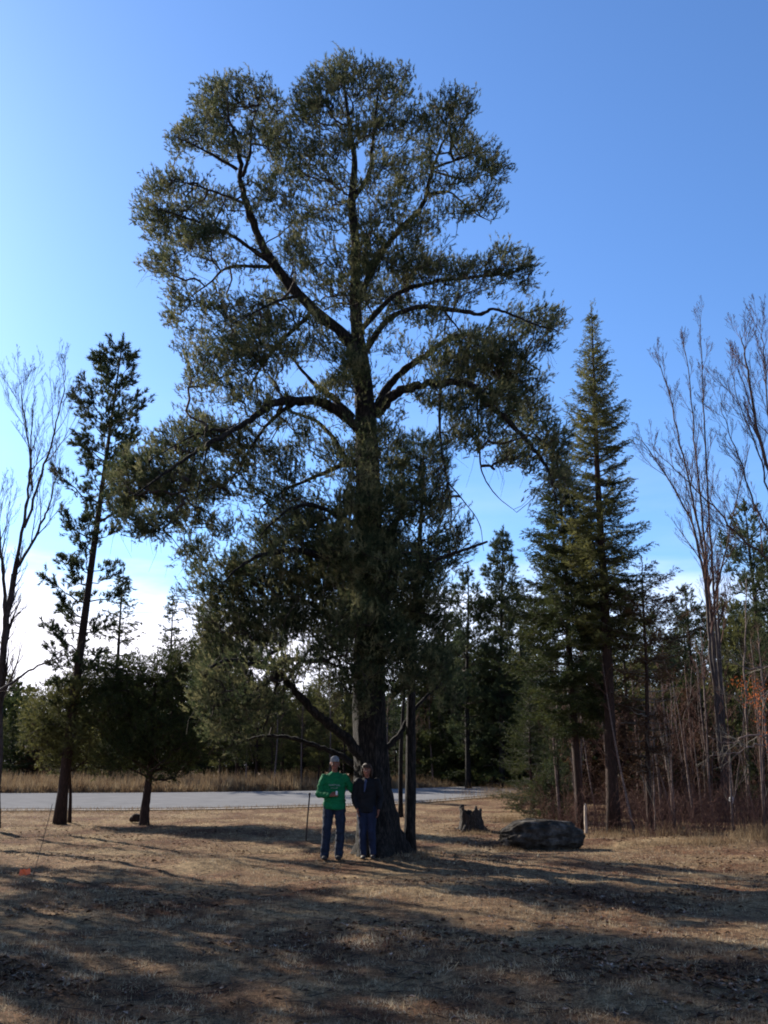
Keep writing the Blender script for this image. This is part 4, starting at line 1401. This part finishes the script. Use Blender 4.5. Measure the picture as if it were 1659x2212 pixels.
for i in range(14):
    put_top(A_ if i % 3 else B_, 9.2 if i % 3 else 8.2, 890 + i * 23 + r.uniform(-8, 8), r.uniform(1340, 1470), r.uniform(56, 64))
# trees within the right wood
G3 = 'trees deep in the right wood'
A3 = dup(A_, (0, 0, 0), 0, 1, 'dark spruce deep in the right wood', G3)
D3 = dup(D_, (0, 0, 0), 0, 1, 'dull green pine deep in the right wood', G3)
E3 = dup(E_, (0, 0, 0), 0, 1, 'slender leafless tree deep in the right wood', 'leafless trees deep in the right wood')
for i in range(44):
    Y = r.uniform(30, 46)
    px = r.uniform(1190, 1760)
    k = r.choice(3, p=[.16, .10, .74])
    ty = r.uniform(1330, 1560) if k == 2 else r.uniform(1400, 1560)
    put_top((A3, D3, E3)[k], (9.2, 10, 8)[k], px, ty, Y)

for i in range(22):
    Y = r.uniform(33, 46)
    px = r.uniform(1210, 1740)
    k = int(r.random() < .6)
    o = put_top((Y_, Z_)[k], 4.6, px, r.uniform(1430, 1560), Y)
    o['label'] = ('young dark conifer inside the right wood ', 'young rusty conifer inside the right wood ')[k] + where(px)

for i in range(22):
    Y = r.uniform(26.5, 35)
    o = put_top(E3, 8, 1290 + i * 20 + r.uniform(-16, 16), r.uniform(1380, 1600), Y)
    o.rotation_euler = (r.normal() * .10, r.normal() * .10, r.random() * 6)

# trees beyond the left edge of the photo: they throw the long shadows across the lawn
G4 = 'pines outside the left edge of the lawn'
P4 = dup(D_, (0, 0, 0), 0, 1, 'pine standing beyond the left edge of the lawn', G4)
E4 = dup(E_, (0, 0, 0), 0, 1, 'leafless tree beyond the left edge of the lawn', 'bare trees outside the left edge of the lawn')
for (x, y, s) in [(-12.6, 17.5, 1.15), (-15, 25, 1.3), (-13.2, 13.5, .85), (-19, 21, 1.3), (-10.4, 18.6, 1.0), (-14, 20, 1.2), (-12.8, 23.6, 1.2)]:
    put(P4, x, y, s)
for (x, y, s) in [(-13, 28.5, 1.3), (-10.6, 14.8, 1.0)]:
    put(E4, x, y, s)

# ------------------------------------------------------------------ boulder, stump, stakes, flag, wires
def boulder():
    import bmesh
    c = G(1180, 1838)
    bm = bmesh.new()
    bmesh.ops.create_icosphere(bm, subdivisions=6, radius=1)
    for v in bm.verts:
        p = v.co.copy()
        # boxy profile
        e = 2.6
        nrm = (abs(p.x) ** e + abs(p.y) ** e + abs(p.z) ** e) ** (1 / e)
        p = p / nrm
        n1 = noise.fractal(p * 1.3 + Vector((3, 1, 7)), 1.0, 2.0, 5)
        n2 = noise.ridged_multi_fractal(Vector((p.x * 2.6, p.y * 2.6, p.z * 3.4)), 1.0, 2.1, 5, 1.0, 2.0)
        p *= 1 + .14 * n1 - .055 * n2
        x = p.x * .93
        y = p.y * .6
        z = p.z * .36
        if z > 0:
            z *= 1 - .18 * max(0, -p.x) ** 2 - .12 * max(0, p.x)
        v.co = Vector((x, y, z + .26))
    me = bpy.data.meshes.new('boulder')
    bm.to_mesh(me)
    bm.free()
    me.materials.append(M['rock'])
    for p in me.polygons:
        p.use_smooth = True
    o = link('boulder', me, None, (c[0], c[1] + .55, c[2]))
    o.rotation_euler = (0, 0, .12)
    tag(o, 'big dark grey flat topped boulder on the lawn at the wood edge', 'boulder')


boulder()


def stump():
    c = G(1022, 1796)
    r = np.random.default_rng(4)
    root = thing('tree_stump', 'weathered jagged hollow tree stump on the lawn left of the boulder', 'stump', (c[0], c[1] + .2, c[2]))
    k, n = 40, 16
    a = np.arange(k) / k * 2 * np.pi
    crown = .50 + .10 * np.sin(a * 2 + 2.2) + .05 * np.sin(a * 5 + 1) + .03 * r.normal(size=k)
    crown += .05
    crown[(a < .8) | (a > 5.4)] -= .10
    crown = np.clip(crown, .38, .66)
    g = Geo()
    X = []
    for j in range(n):
        f = j / (n - 1)
        rad = (.27 + .09 * (1 - f) ** 3) * (1 + .07 * np.sin(a * 4 + .7 + f) * (1.2 - f) + .06 * np.sin(a * 9) + .03 * r.normal(size=k))
        X.append(np.stack([np.cos(a) * rad - .04 * f, np.sin(a) * rad, -.08 + (crown + .08) * f], -1))
    for j in range(6):      # inside wall going down
        f = 1 - j / 5 * .8
        rad = (.22 - .02 * j / 5) * (1 + .05 * r.normal(size=k))
        X.append(np.stack([np.cos(a) * rad - .04, np.sin(a) * rad, (crown - .02) * f], -1))
    X = np.array(X)
    m = len(X)
    idx = np.arange(m * k).reshape(m, k)
    Q = np.stack([idx[:-1], np.roll(idx[:-1], -1, 1), np.roll(idx[1:], -1, 1), idx[1:]], -1).reshape(-1, 4)
    g.add(X.reshape(-1, 3), Q)
    g.build('stump_wood', M['stump'], root)
    g = Geo()
    for an in (.3, 1.5, 2.9, 4.0, 5.2):
        d = np.array([math.cos(an), math.sin(an), 0])
        P = spline([d * .20 + [0, 0, .16], d * .32 + [0, 0, .06], d * .42 + [0, 0, .0], d * .5 + [0, 0, -.06]], 4)
        tube(g, P, np.linspace(.08, .02, len(P)), 8, True, .06, r)
    g.build('roots', M['stump'], root)


stump()

# small brown lump at the foot of the leaning pine
g = Geo()
c = G(296, 1778)
r = np.random.default_rng(8)
P = spline([[-.22, 0, .05], [-.12, .02, .13], [.02, 0, .15], [.16, 0, .08], [.25, .02, .0]], 5)
tube(g, P, np.array([.05, .07, .08, .09, .1, .11, .12, .12, .12, .12, .12, .12, .11, .1, .1, .09, .08, .07, .06, .05, .04]), 12, True, .08, r)
o = g.build('cut_log', M['red_bark'])
o.location = tuple(c)
tag(o, 'short brown cut log lying at the foot of the leaning pine', 'log')

# steel stake left of the man
g = Geo()
b0, b1 = G(660, 1817), None
t1 = at(669, 1716, b0[1])
tube(g, [b0 - [0, 0, .15], b0 * .5 + t1 * .5, t1], [.017, .017, .017], 8)
root = thing('steel_stake', 'thin dark steel stake leaning slightly in the lawn left of the man', 'stake', b0)
g.build('rod', M['steel'], root, True, b0)
g = Geo()
tube(g, [t1 - [0, 0, .02], t1 + [0, 0, .03]], [.024, .024], 8)
g.build('stake_head', M['steel'], root, True, b0)

# wire stem with orange flag
b0 = G(70, 1893)
t1 = at(113, 1737, b0[1] + .1)
root = thing('marker_flag', 'thin leaning wire with an orange utility marker flag low on the left lawn', 'flag', b0)
g = Geo()
tube(g, spline([b0 - [0, 0, .05], b0 * .5 + t1 * .5 + [.012, 0, 0], t1], 5), .0052, 5)
g.build('wire_stem', M['steel'], root, True, b0)
g = Geo()
c0 = at(66, 1884, b0[1])
r = np.random.default_rng(1)
nx, nz_ = 9, 6
X = []
for i in range(nz_):
    for j in range(nx):
        X.append(c0 + np.array([-.16 * j / (nx - 1) - .01, .02 * math.sin(j * 1.1 + i * .5), .05 - .085 * i / (nz_ - 1) - .012 * j / nx + .008 * math.sin(j * 1.7)]))
idx = np.arange(nx * nz_).reshape(nz_, nx)
Q = np.stack([idx[:-1, :-1], idx[:-1, 1:], idx[1:, 1:], idx[1:, :-1]], -1).reshape(-1, 4)
X = np.array(X)
X2 = X + np.array([0, .003, 0])
g.add(X, Q)
g.add(X2, Q[:, ::-1])
g.build('flag_sheet', M['orange'], root, True, b0)

# short pale stake by the wood
b0 = G(1266, 1800)
root = thing('wooden_stake', 'short pale broken wooden stake right of the boulder at the wood edge', 'stake', b0)
t1 = at(1264, 1736, b0[1])
g = Geo()
P = np.array([b0 * (1 - f) + t1 * f for f in np.linspace(-.1, 1, 8)])
tube(g, P, np.array([.04, .04, .042, .038, .04, .037, .035, .018]), 7, True, .08, np.random.default_rng(3))
g.build('post', M['wood_pale'], root, True, b0)

# small white thing among the stems
import bmesh
bm = bmesh.new()
bmesh.ops.create_icosphere(bm, subdivisions=4, radius=.07)
for v in bm.verts:
    v.co *= 1 + .5 * noise.fractal(v.co * 14, 1, 2, 3)
    v.co.z *= 1.35
me = bpy.data.meshes.new('plastic_bag')
bm.to_mesh(me); bm.free()
me.materials.append(M['white'])
o = link('plastic_bag', me, None, at(1581, 1727, 29.0))
tag(o, 'small crumpled white plastic bag caught at the foot of the leafless clump', 'bag')

# power lines beyond the road
for i, (ya, yb, lab) in enumerate([(1300, 1322, 'upper thin power line crossing the sky beyond the road'), (1452, 1466, 'lower thin power line crossing behind the left pines')]):
    p0 = at(-500, ya - 12, 56)
    p1 = at(1900, yb + 10, 56)
    C = [p0 * (1 - f) + p1 * f - np.array([0, 0, 1.0]) * 1.2 * 4 * f * (1 - f) * .5 for f in np.linspace(0, 1, 30)]
    g = Geo()
    tube(g, C, .012, 5)
    tag(g.build('power_line', M['wire']), lab, 'wire')

# ------------------------------------------------------------------ people
M['skin'] = mat_simple('skin', [(0.3, (0.14, 0.052, 0.033)), (0.7, (0.20, 0.080, 0.052))], 9, 0.55, 0.05)
M['green_cloth'] = mat_simple('green_sweatshirt', [(0.3, (0.002, 0.080, 0.028)), (0.7, (0.004, 0.125, 0.045))], 7, 0.9, 0.35, None, 5, 16, 0.01)
M['black_cloth'] = mat_simple('black_jacket', [(0.3, (0.003, 0.003, 0.004)), (0.7, (0.008, 0.008, 0.010))], 7, 0.85, 0.3, None, 5, 16, 0.01)
M['denim'] = mat_simple('denim', [(0.3, (0.005, 0.008, 0.016)), (0.7, (0.016, 0.023, 0.042))], 6, 0.9, 0.35, (2, 2, .7), 6, 14, 0.01)
M['denim2'] = mat_simple('denim_blue', [(0.3, (0.006, 0.009, 0.022)), (0.7, (0.014, 0.020, 0.045))], 6, 0.9, 0.35, (2, 2, .7), 6, 14, 0.01)
M['cap'] = mat_simple('grey_cap', [(0.3, (0.10, 0.10, 0.105)), (0.7, (0.2, 0.2, 0.21))], 20, 0.9, 0.2)
M['hair'] = mat_simple('brown_hair', [(0.3, (0.015, 0.009, 0.006)), (0.7, (0.045, 0.024, 0.015))], 30, 0.6, 0.5, (3, 3, .5))
M['shoe'] = mat_simple('dark_shoe', [(0.3, (0.015, 0.012, 0.010)), (0.7, (0.05, 0.04, 0.035))], 20, 0.7, 0.2)
M['eye'] = mat_simple('eye_white', [(0.3, (0.22, 0.2, 0.18)), (0.7, (0.28, 0.26, 0.24))], 5, 0.3, 0)
M['iris'] = mat_simple('iris', [(0.3, (0.02, 0.015, 0.01)), (0.7, (0.03, 0.02, 0.015))], 5, 0.3, 0)
M['lip'] = mat_simple('lip', [(0.3, (0.30, 0.09, 0.07)), (0.7, (0.36, 0.12, 0.10))], 9, 0.5, 0)
M['print'] = mat_simple('grey_print', [(0.3, (0.20, 0.26, 0.25)), (0.7, (0.34, 0.38, 0.37))], 30, 0.8, 0)
M['blue_cloth'] = mat_simple('blue_shirt', [(0.3, (0.02, 0.028, 0.06)), (0.7, (0.04, 0.055, 0.11))], 9, 0.8, 0.2)


class Body:
    """rounded cones and ellipsoids that a voxel remesh fuses into one skin"""

    def __init__(self):
        self.g = Geo()

    def cone(self, p0, r0, p1, r1, k=14, sx=1.0, sy=1.0, c0=1.0):
        p0, p1 = np.asarray(p0, float), np.asarray(p1, float)
        d = unit(p1 - p0)
        L = np.linalg.norm(p1 - p0)
        pos, rad = [], []
        for a in np.linspace(-math.pi / 2, 0, 5):
            pos.append(r0 * c0 * math.sin(a)); rad.append(max(r0 * math.cos(a), 1e-4))
        for a in np.linspace(0, math.pi / 2, 5):
            pos.append(L + r1 * math.sin(a)); rad.append(max(r1 * math.cos(a), 1e-4))
        ref = np.array([1.0, 0, 0]) if abs(d[0]) < .9 else np.array([0, 0, 1.0])
        U = unit(ref - d * ref.dot(d))
        Vv = np.cross(d, U)
        a = np.arange(k) / k * 2 * np.pi
        X = []
        for t, q in zip(pos, rad):
            X.append(p0 + d * t + (U[None] * np.cos(a)[:, None] * sx + Vv[None] * np.sin(a)[:, None] * sy) * q)
        n = len(X)
        idx = np.arange(n * k).reshape(n, k)
        Q = np.stack([idx[:-1], np.roll(idx[:-1], -1, 1), np.roll(idx[1:], -1, 1), idx[1:]], -1).reshape(-1, 4)
        T = [[idx[0, 0], idx[0, (j + 1)], idx[0, j]] for j in range(1, k - 1)] and [[idx[0, 0], idx[0, j + 1], idx[0, j]] for j in range(1, k - 1)] + [[idx[-1, 0], idx[-1, j], idx[-1, j + 1]] for j in range(1, k - 1)]
        self.g.add(np.concatenate(X), Q, T)

    def chain(self, pts, rads, sx=1.0, sy=1.0):
        for i in range(len(pts) - 1):
            self.cone(pts[i], rads[i], pts[i + 1], rads[i + 1], sx=sx, sy=sy)

    def ball(self, c, rx, ry, rz, k=20):
        u = np.linspace(0, math.pi, 12)[1:-1]
        a = np.arange(k) / k * 2 * np.pi
        X = [np.array([[0, 0, 1.0]])]
        for t in u:
            X.append(np.stack([np.sin(t) * np.cos(a), np.sin(t) * np.sin(a), np.full(k, math.cos(t))], -1))
        X.append(np.array([[0, 0, -1.0]]))
        X = np.concatenate(X) * [rx, ry, rz] + np.asarray(c)
        m = len(u)
        idx = 1 + np.arange(m * k).reshape(m, k)
        Q = np.stack([idx[:-1], idx[1:], np.roll(idx[1:], -1, 1), np.roll(idx[:-1], -1, 1)], -1).reshape(-1, 4)
        e = len(X) - 1
        T = [[0, idx[0, j], idx[0, (j + 1) % k]] for j in range(k)] + [[e, idx[-1, (j + 1) % k], idx[-1, j]] for j in range(k)]
        self.g.add(X, Q, T)

    def finish(self, name, mat, parent, voxel=.009, smooth=3, wrinkle=0.0, cut=None):
        V = np.concatenate(self.g.V)
        fs = [np.concatenate(self.g.Q)]
        if self.g.T:
            fs.append(np.concatenate(self.g.T))
        me = mesh(name, V, fs, mat, True)
        o = link(name, me)
        md = o.modifiers.new('r', 'REMESH')
        md.mode = 'VOXEL'
        md.voxel_size = voxel
        md.use_smooth_shade = True
        ms = o.modifiers.new('s', 'SMOOTH')
        ms.factor = .5
        ms.iterations = smooth
        dg = bpy.context.evaluated_depsgraph_get()
        dg.update()
        m2 = bpy.data.meshes.new_from_object(o.evaluated_get(dg))
        o.modifiers.clear()
        o.data = m2
        m2.name = name
        if not m2.materials:
            m2.materials.append(mat)
        if wrinkle:
            for v in m2.vertices:
                c = v.co
                n = noise.noise(Vector((c.x * 7, c.y * 7, c.z * 13))) + .5 * noise.noise(Vector((c.x * 16, c.y * 16, c.z * 24 + 5)))
                v.co = c + v.normal * n * wrinkle
        for p in m2.polygons:
            p.use_smooth = True
        o.parent = parent
        return o


def hand(b, wrist, fd, pd, s=1.0, curl=.5, side=1):
    """wrist point, finger direction, palm-facing direction; side = +1/-1 puts the thumb"""
    fd, pd = unit(fd), unit(pd)
    ac = np.cross(fd, pd) * side           # towards the thumb
    w = np.asarray(wrist, float)
    palm = w + fd * .05 * s
    for q in (-.026, -.009, .009, .026):
        b.cone(w + ac * q * .6 * s, .017 * s, w + fd * .088 * s + ac * q * s, .0125 * s)
    for q, l in ((.029, .070), (.010, .080), (-.010, .074), (-.028, .058)):
        p = w + fd * .088 * s + ac * q * s
        d = fd
        segs = [l * .45, l * .32, l * .23]
        rr = [.0095, .0085, .0078, .0068]
        for i in range(3):
            ang = curl * (.5 + .35 * i) + (.05 if q < 0 else 0)
            d = unit(fd * math.cos(ang * (i + 1) * .8) + pd * math.sin(ang * (i + 1) * .8))
            p2 = p + d * segs[i] * s
            b.cone(p, rr[i] * s, p2, rr[i + 1] * s, k=10)
            p = p2
    p = w + fd * .022 * s + ac * .026 * s
    d = unit(fd * .6 + ac * .75 + pd * .35)
    p2 = p + d * .038 * s
    b.cone(p, .0135 * s, p2, .011 * s, k=10)
    d = unit(fd * .85 + ac * .3 + pd * .4)
    b.cone(p2, .0105 * s, p2 + d * .034 * s, .0085 * s, k=10)
    return palm


def head(b, c, s=1.0, turn=0.0):
    """face towards -Y; c is the middle of the head"""
    c = np.asarray(c, float)

    def q(x, y, z):
        x, y = x * math.cos(turn) - y * math.sin(turn), x * math.sin(turn) + y * math.cos(turn)
        return c + np.array([x, y, z]) * s
    b.ball(q(0, .012, .030), .076 * s, .094 * s, .088 * s)
    b.ball(q(0, -.022, -.030), .060 * s, .066 * s, .078 * s)
    b.ball(q(0, -.052, -.085), .030 * s, .028 * s, .026 * s)
    b.cone(q(0, -.088, .012), .009 * s, q(0, -.108, -.028), .013 * s)
    for sx in (-1, 1):
        b.cone(q(sx * .012, -.078, .024), .011 * s, q(sx * .048, -.068, .022), .010 * s)
        b.ball(q(sx * .040, -.062, -.022), .022 * s, .020 * s, .022 * s)
        b.ball(q(sx * .079, .008, -.004), .010 * s, .020 * s, .030 * s)
        b.ball(q(sx * .011, -.096, -.030), .009 * s, .010 * s, .008 * s)
    return q


def face(q, root, s, lips=True):
    for sx in (-1, 1):
        e = Body()
        e.ball(q(sx * .031, -.074, .002), .0125 * s, .0105 * s, .009 * s)
        o = e.g.build('eye', M['eye'], root)
        e = Body()
        e.ball(q(sx * .031, -.0835, .002), .0055 * s, .003 * s, .0055 * s)
        e.g.build('iris', M['iris'], o)
        e = Body()
        e.cone(q(sx * .016, -.088, .026), .004 * s, q(sx * .048, -.080, .027), .003 * s, k=8)
        e.g.build('eyebrow', M['hair'], root)
    e = Body()
    e.cone(q(-.018, -.084, -.056), .0055 * s, q(.018, -.084, -.056), .0055 * s, k=8)
    e.g.build('mouth', M['lip'], root)


def man():
    b0 = G(721, 1857)
    root = thing('person', 'man in green sweatshirt, grey cap and dark jeans holding a can beside the trunk', 'person', b0, 0)
    # local frame: x right in the photo, -y to the camera, z up.  Height 1.80
    hipL, hipR = np.array([.10, 0, .93]), np.array([-.10, 0, .93])       # L = photo right
    knL, knR = np.array([.115, -.03, .50]), np.array([-.135, -.03, .50])
    anL, anR = np.array([.085, .02, .09]), np.array([-.165, .02, .09])
    shL, shR = np.array([.185, .0, 1.405]), np.array([-.20, .0, 1.40])
    elR, wrR = np.array([-.275, .0, 1.13]), np.array([-.065, -.235, 1.115])
    elL, wrL = np.array([.33, .08, 1.19]), np.array([.50, .13, 1.08])
    b = Body()
    b.chain([hipR, knR, anR], [.078, .055, .038])
    b.chain([hipL, knL, anL], [.078, .055, .038])
    for an in (anR, anL):
        b.cone(an, .034, an + [0, -.09, -.05], .022)
    b.cone([0, 0, .95], .13, [0, 0, 1.15], .125, sx=1.15, sy=.8)
    b.cone([0, 0, 1.15], .12, [0, 0, 1.33], .12, sx=1.15, sy=.75)
    b.cone([-.11, 0, 1.39], .05, [.10, 0, 1.39], .05)
    b.cone([0, .01, 1.44], .056, [0, -.005, 1.60], .054)
    b.chain([shR, elR, wrR], [.046, .040, .028])
    b.chain([shL, elL, wrL], [.046, .040, .028])
    hand(b, wrR, [.9, -.15, .12], [-.1, .8, -.5], 1.05, .75, 1)
    hand(b, wrL, [.75, .1, -.6], [-.2, -.9, 0], 1.0, .35, -1)
    q = head(b, [0, -.015, 1.655], 1.04, .10)
    b.finish('body', M['skin'], root, .0065, 2)
    face(q, root, 1.0)
    # sweatshirt
    b = Body()
    b.cone([0, 0, .87], .172, [0, -.005, 1.18], .158, sx=1.22, sy=.88, c0=.12)
    b.cone([0, -.005, 1.18], .158, [0, 0, 1.36], .155, sx=1.25, sy=.82)
    b.cone([-.13, .0, 1.40], .078, [.125, .0, 1.405], .078)
    b.cone([0, .01, 1.40], .10, [0, .01, 1.485], .068)
    b.chain([shR + [.01, 0, 0], elR, wrR + (elR - wrR) * .12], [.078, .07, .05])
    b.chain([shL + [-.01, 0, 0], elL, wrL + (elL - wrL) * .12], [.078, .066, .05])
    b.finish('sweatshirt', M['green_cloth'], root, .010, 3, .02)
    # grey print on the chest: two rows of worn marks
    g = Geo()
    r = np.random.default_rng(6)
    for row, (z, x0, x1, h) in enumerate([(1.285, -.095, .105, .03), (1.235, -.06, .07, .018)]):
        x = x0
        while x < x1:
            w = r.uniform(.012, .02)
            yf = -.172 + .22 * (x * x)
            for (dx, dz, ww, hh_) in ((0, 0, .25 * w, h), (w * .5, h * .35 * r.choice([-1, 0, 1]), w * .7, h * .25)):
                cx = x + dx
                g.add([[cx, yf - .006, z - hh_ / 2 + dz], [cx + ww, yf - .006, z - hh_ / 2 + dz], [cx + ww, yf - .006, z + hh_ / 2 + dz], [cx, yf - .006, z + hh_ / 2 + dz],
                       [cx, yf + .02, z - hh_ / 2 + dz], [cx + ww, yf + .02, z - hh_ / 2 + dz], [cx + ww, yf + .02, z + hh_ / 2 + dz], [cx, yf + .02, z + hh_ / 2 + dz]],
                      [[0, 1, 2, 3], [0, 4, 5, 1], [3, 2, 6, 7], [0, 3, 7, 4], [1, 5, 6, 2]])
            x += w * 1.6
    sw = [c for c in root.children if c.name.startswith('sweatshirt')][0]
    g.build('chest_print', M['print'], sw, False)
    # jeans
    b = Body()
    b.cone([-.06, 0, .93], .125, [.06, 0, .93], .125, sx=1, sy=.95)
    b.chain([hipR, knR, anR + [0, 0, -.02]], [.108, .084, .078])
    b.chain([hipL, knL, anL + [0, 0, -.02]], [.108, .084, .078])
    b.finish('jeans', M['denim'], root, .011, 3, .015)
    for an in (anR, anL):
        b = Body()
        b.cone(an + [0, .02, -.045], .050, an + [0, -.15, -.055], .043, sx=1.1, sy=.8)
        b.ball(an + [0, .0, -.01], .05, .065, .055)
        b.finish('shoe', M['shoe'], root, .009, 2)
    # cap with a peak
    b = Body()
    b.ball(q(0, .010, .075), .084, .100, .068)
    b.ball(q(0, .012, .045), .084, .101, .03)
    c = b.finish('cap', M['cap'], root, .007, 2)
    b = Body()
    b.cone(q(-.035, -.085, .055), .012, q(.035, -.085, .055), .012)
    b.cone(q(-.03, -.125, .046), .011, q(.03, -.125, .046), .011)
    b.cone(q(0, -.085, .055), .013, q(0, -.145, .042), .010, sx=3.0, sy=.8)
    b.finish('cap_peak', M['cap'], c, .006, 1)
    # the small pale thing he holds
    p = b0 + wrR + np.array([.115, -.055, .035])
    g = Geo()
    P = np.array([[0, 0, -.035], [0, 0, -.03], [0, 0, .03], [0, 0, .035]]) + p
    tube(g, P, [.015, .02, .02, .015], 12)
    tag(g.build('drink_can', M['white']), "small pale can held in the man's hand in front of his belly", 'can')


def woman():
    b0 = G(792, 1856)
    root = thing('person', 'woman in a black jacket and blue jeans standing close against the big trunk', 'person', b0, 0)
    s = 1.67 / 1.80
    hipL, hipR = np.array([.085, 0, .87]), np.array([-.085, 0, .87])
    knL, knR = np.array([.09, -.03, .46]), np.array([-.075, -.02, .46])
    anL, anR = np.array([.115, .02, .085]), np.array([-.06, .02, .085])
    shL, shR = np.array([.18, 0, 1.325]), np.array([-.17, 0, 1.33])
    elR, wrR = np.array([-.235, .02, 1.06]), np.array([-.17, -.10, .865])
    elL, wrL = np.array([.255, .02, 1.055]), np.array([.215, -.09, .85])
    b = Body()
    b.chain([hipR, knR, anR], [.078, .052, .034])
    b.chain([hipL, knL, anL], [.078, .052, .034])
    for an in (anR, anL):
        b.cone(an, .030, an + [0, -.08, -.045], .020)
    b.cone([0, 0, .89], .12, [0, 0, 1.06], .10, sx=1.15, sy=.8)
    b.cone([0, 0, 1.06], .105, [0, 0, 1.27], .115, sx=1.15, sy=.8)
    b.cone([-.11, 0, 1.31], .05, [.11, 0, 1.31], .05)
    b.cone([0, .01, 1.33], .047, [0, 0, 1.47], .046)
    b.chain([shR, elR, wrR], [.046, .036, .025])
    b.chain([shL, elL, wrL], [.046, .036, .025])
    hand(b, wrR, [.12, -.15, -.95], [.9, -.1, .1], .92, .35, 1)
    hand(b, wrL, [-.10, -.15, -.95], [-.9, -.1, .1], .92, .35, -1)
    q = head(b, [0, -.015, 1.535], .98, -.08)
    b.finish('body', M['skin'], root, .0065, 2)
    face(q, root, .98)
    b = Body()
    b.cone([0, 0, .80], .142, [0, 0, 1.05], .135, sx=1.22, sy=.9, c0=.12)
    b.cone([0, 0, 1.05], .138, [0, -.005, 1.25], .138, sx=1.22, sy=.88)
    b.cone([-.125, 0, 1.315], .066, [.125, 0, 1.315], .066)
    b.cone([0, .015, 1.31], .08, [0, .02, 1.385], .066)
    b.chain([shR + [.01, 0, 0], elR, wrR + (elR - wrR) * .1], [.074, .062, .045])
    b.chain([shL + [-.01, 0, 0], elL, wrL + (elL - wrL) * .1], [.074, .062, .045])
    jk = b.finish('jacket', M['black_cloth'], root, .011, 4, .009)
    b = Body()
    b.cone([-.035, -.128, 1.22], .012, [-.02, -.100, 1.36], .016, sx=1.6, sy=.7)
    b.cone([-.035, -.128, 1.22], .012, [-.045, -.131, 1.16], .010, sx=1.4, sy=.7)
    b.finish('shirt_front', M['blue_cloth'], root, .007, 1)
    b = Body()
    b.cone([-.05, 0, .87], .118, [.05, 0, .87], .118, sx=1, sy=.95)
    b.chain([hipR, knR, anR], [.098, .070, .058])
    b.chain([hipL, knL, anL], [.098, .070, .058])
    b.finish('jeans', M['denim2'], root, .011, 3, .009)
    for an in (anR, anL):
        b = Body()
        b.cone(an + [0, .02, -.045], .044, an + [0, -.135, -.052], .038, sx=1.1, sy=.8)
        b.ball(an + [0, .0, -.01], .045, .058, .05)
        b.finish('shoe', M['shoe'], root, .009, 2)
    b = Body()
    b.ball(q(0, .018, .058), .088 * .98, .106 * .98, .078 * .98)
    b.cone(q(-.055, -.062, .075), .022, q(.055, -.062, .075), .022)
    for sx in (-1, 1):
        b.chain([q(sx * .066, .0, .05), q(sx * .080, .02, -.02), q(sx * .075, .035, -.09), q(sx * .07, .04, -.13)], [.026, .026, .025, .015])
    b.cone(q(0, .07, .02), .06, q(0, .06, -.13), .045)
    b.finish('hair', M['hair'], root, .008, 2, .006)


man()
woman()
print('objects', len(bpy.data.objects))
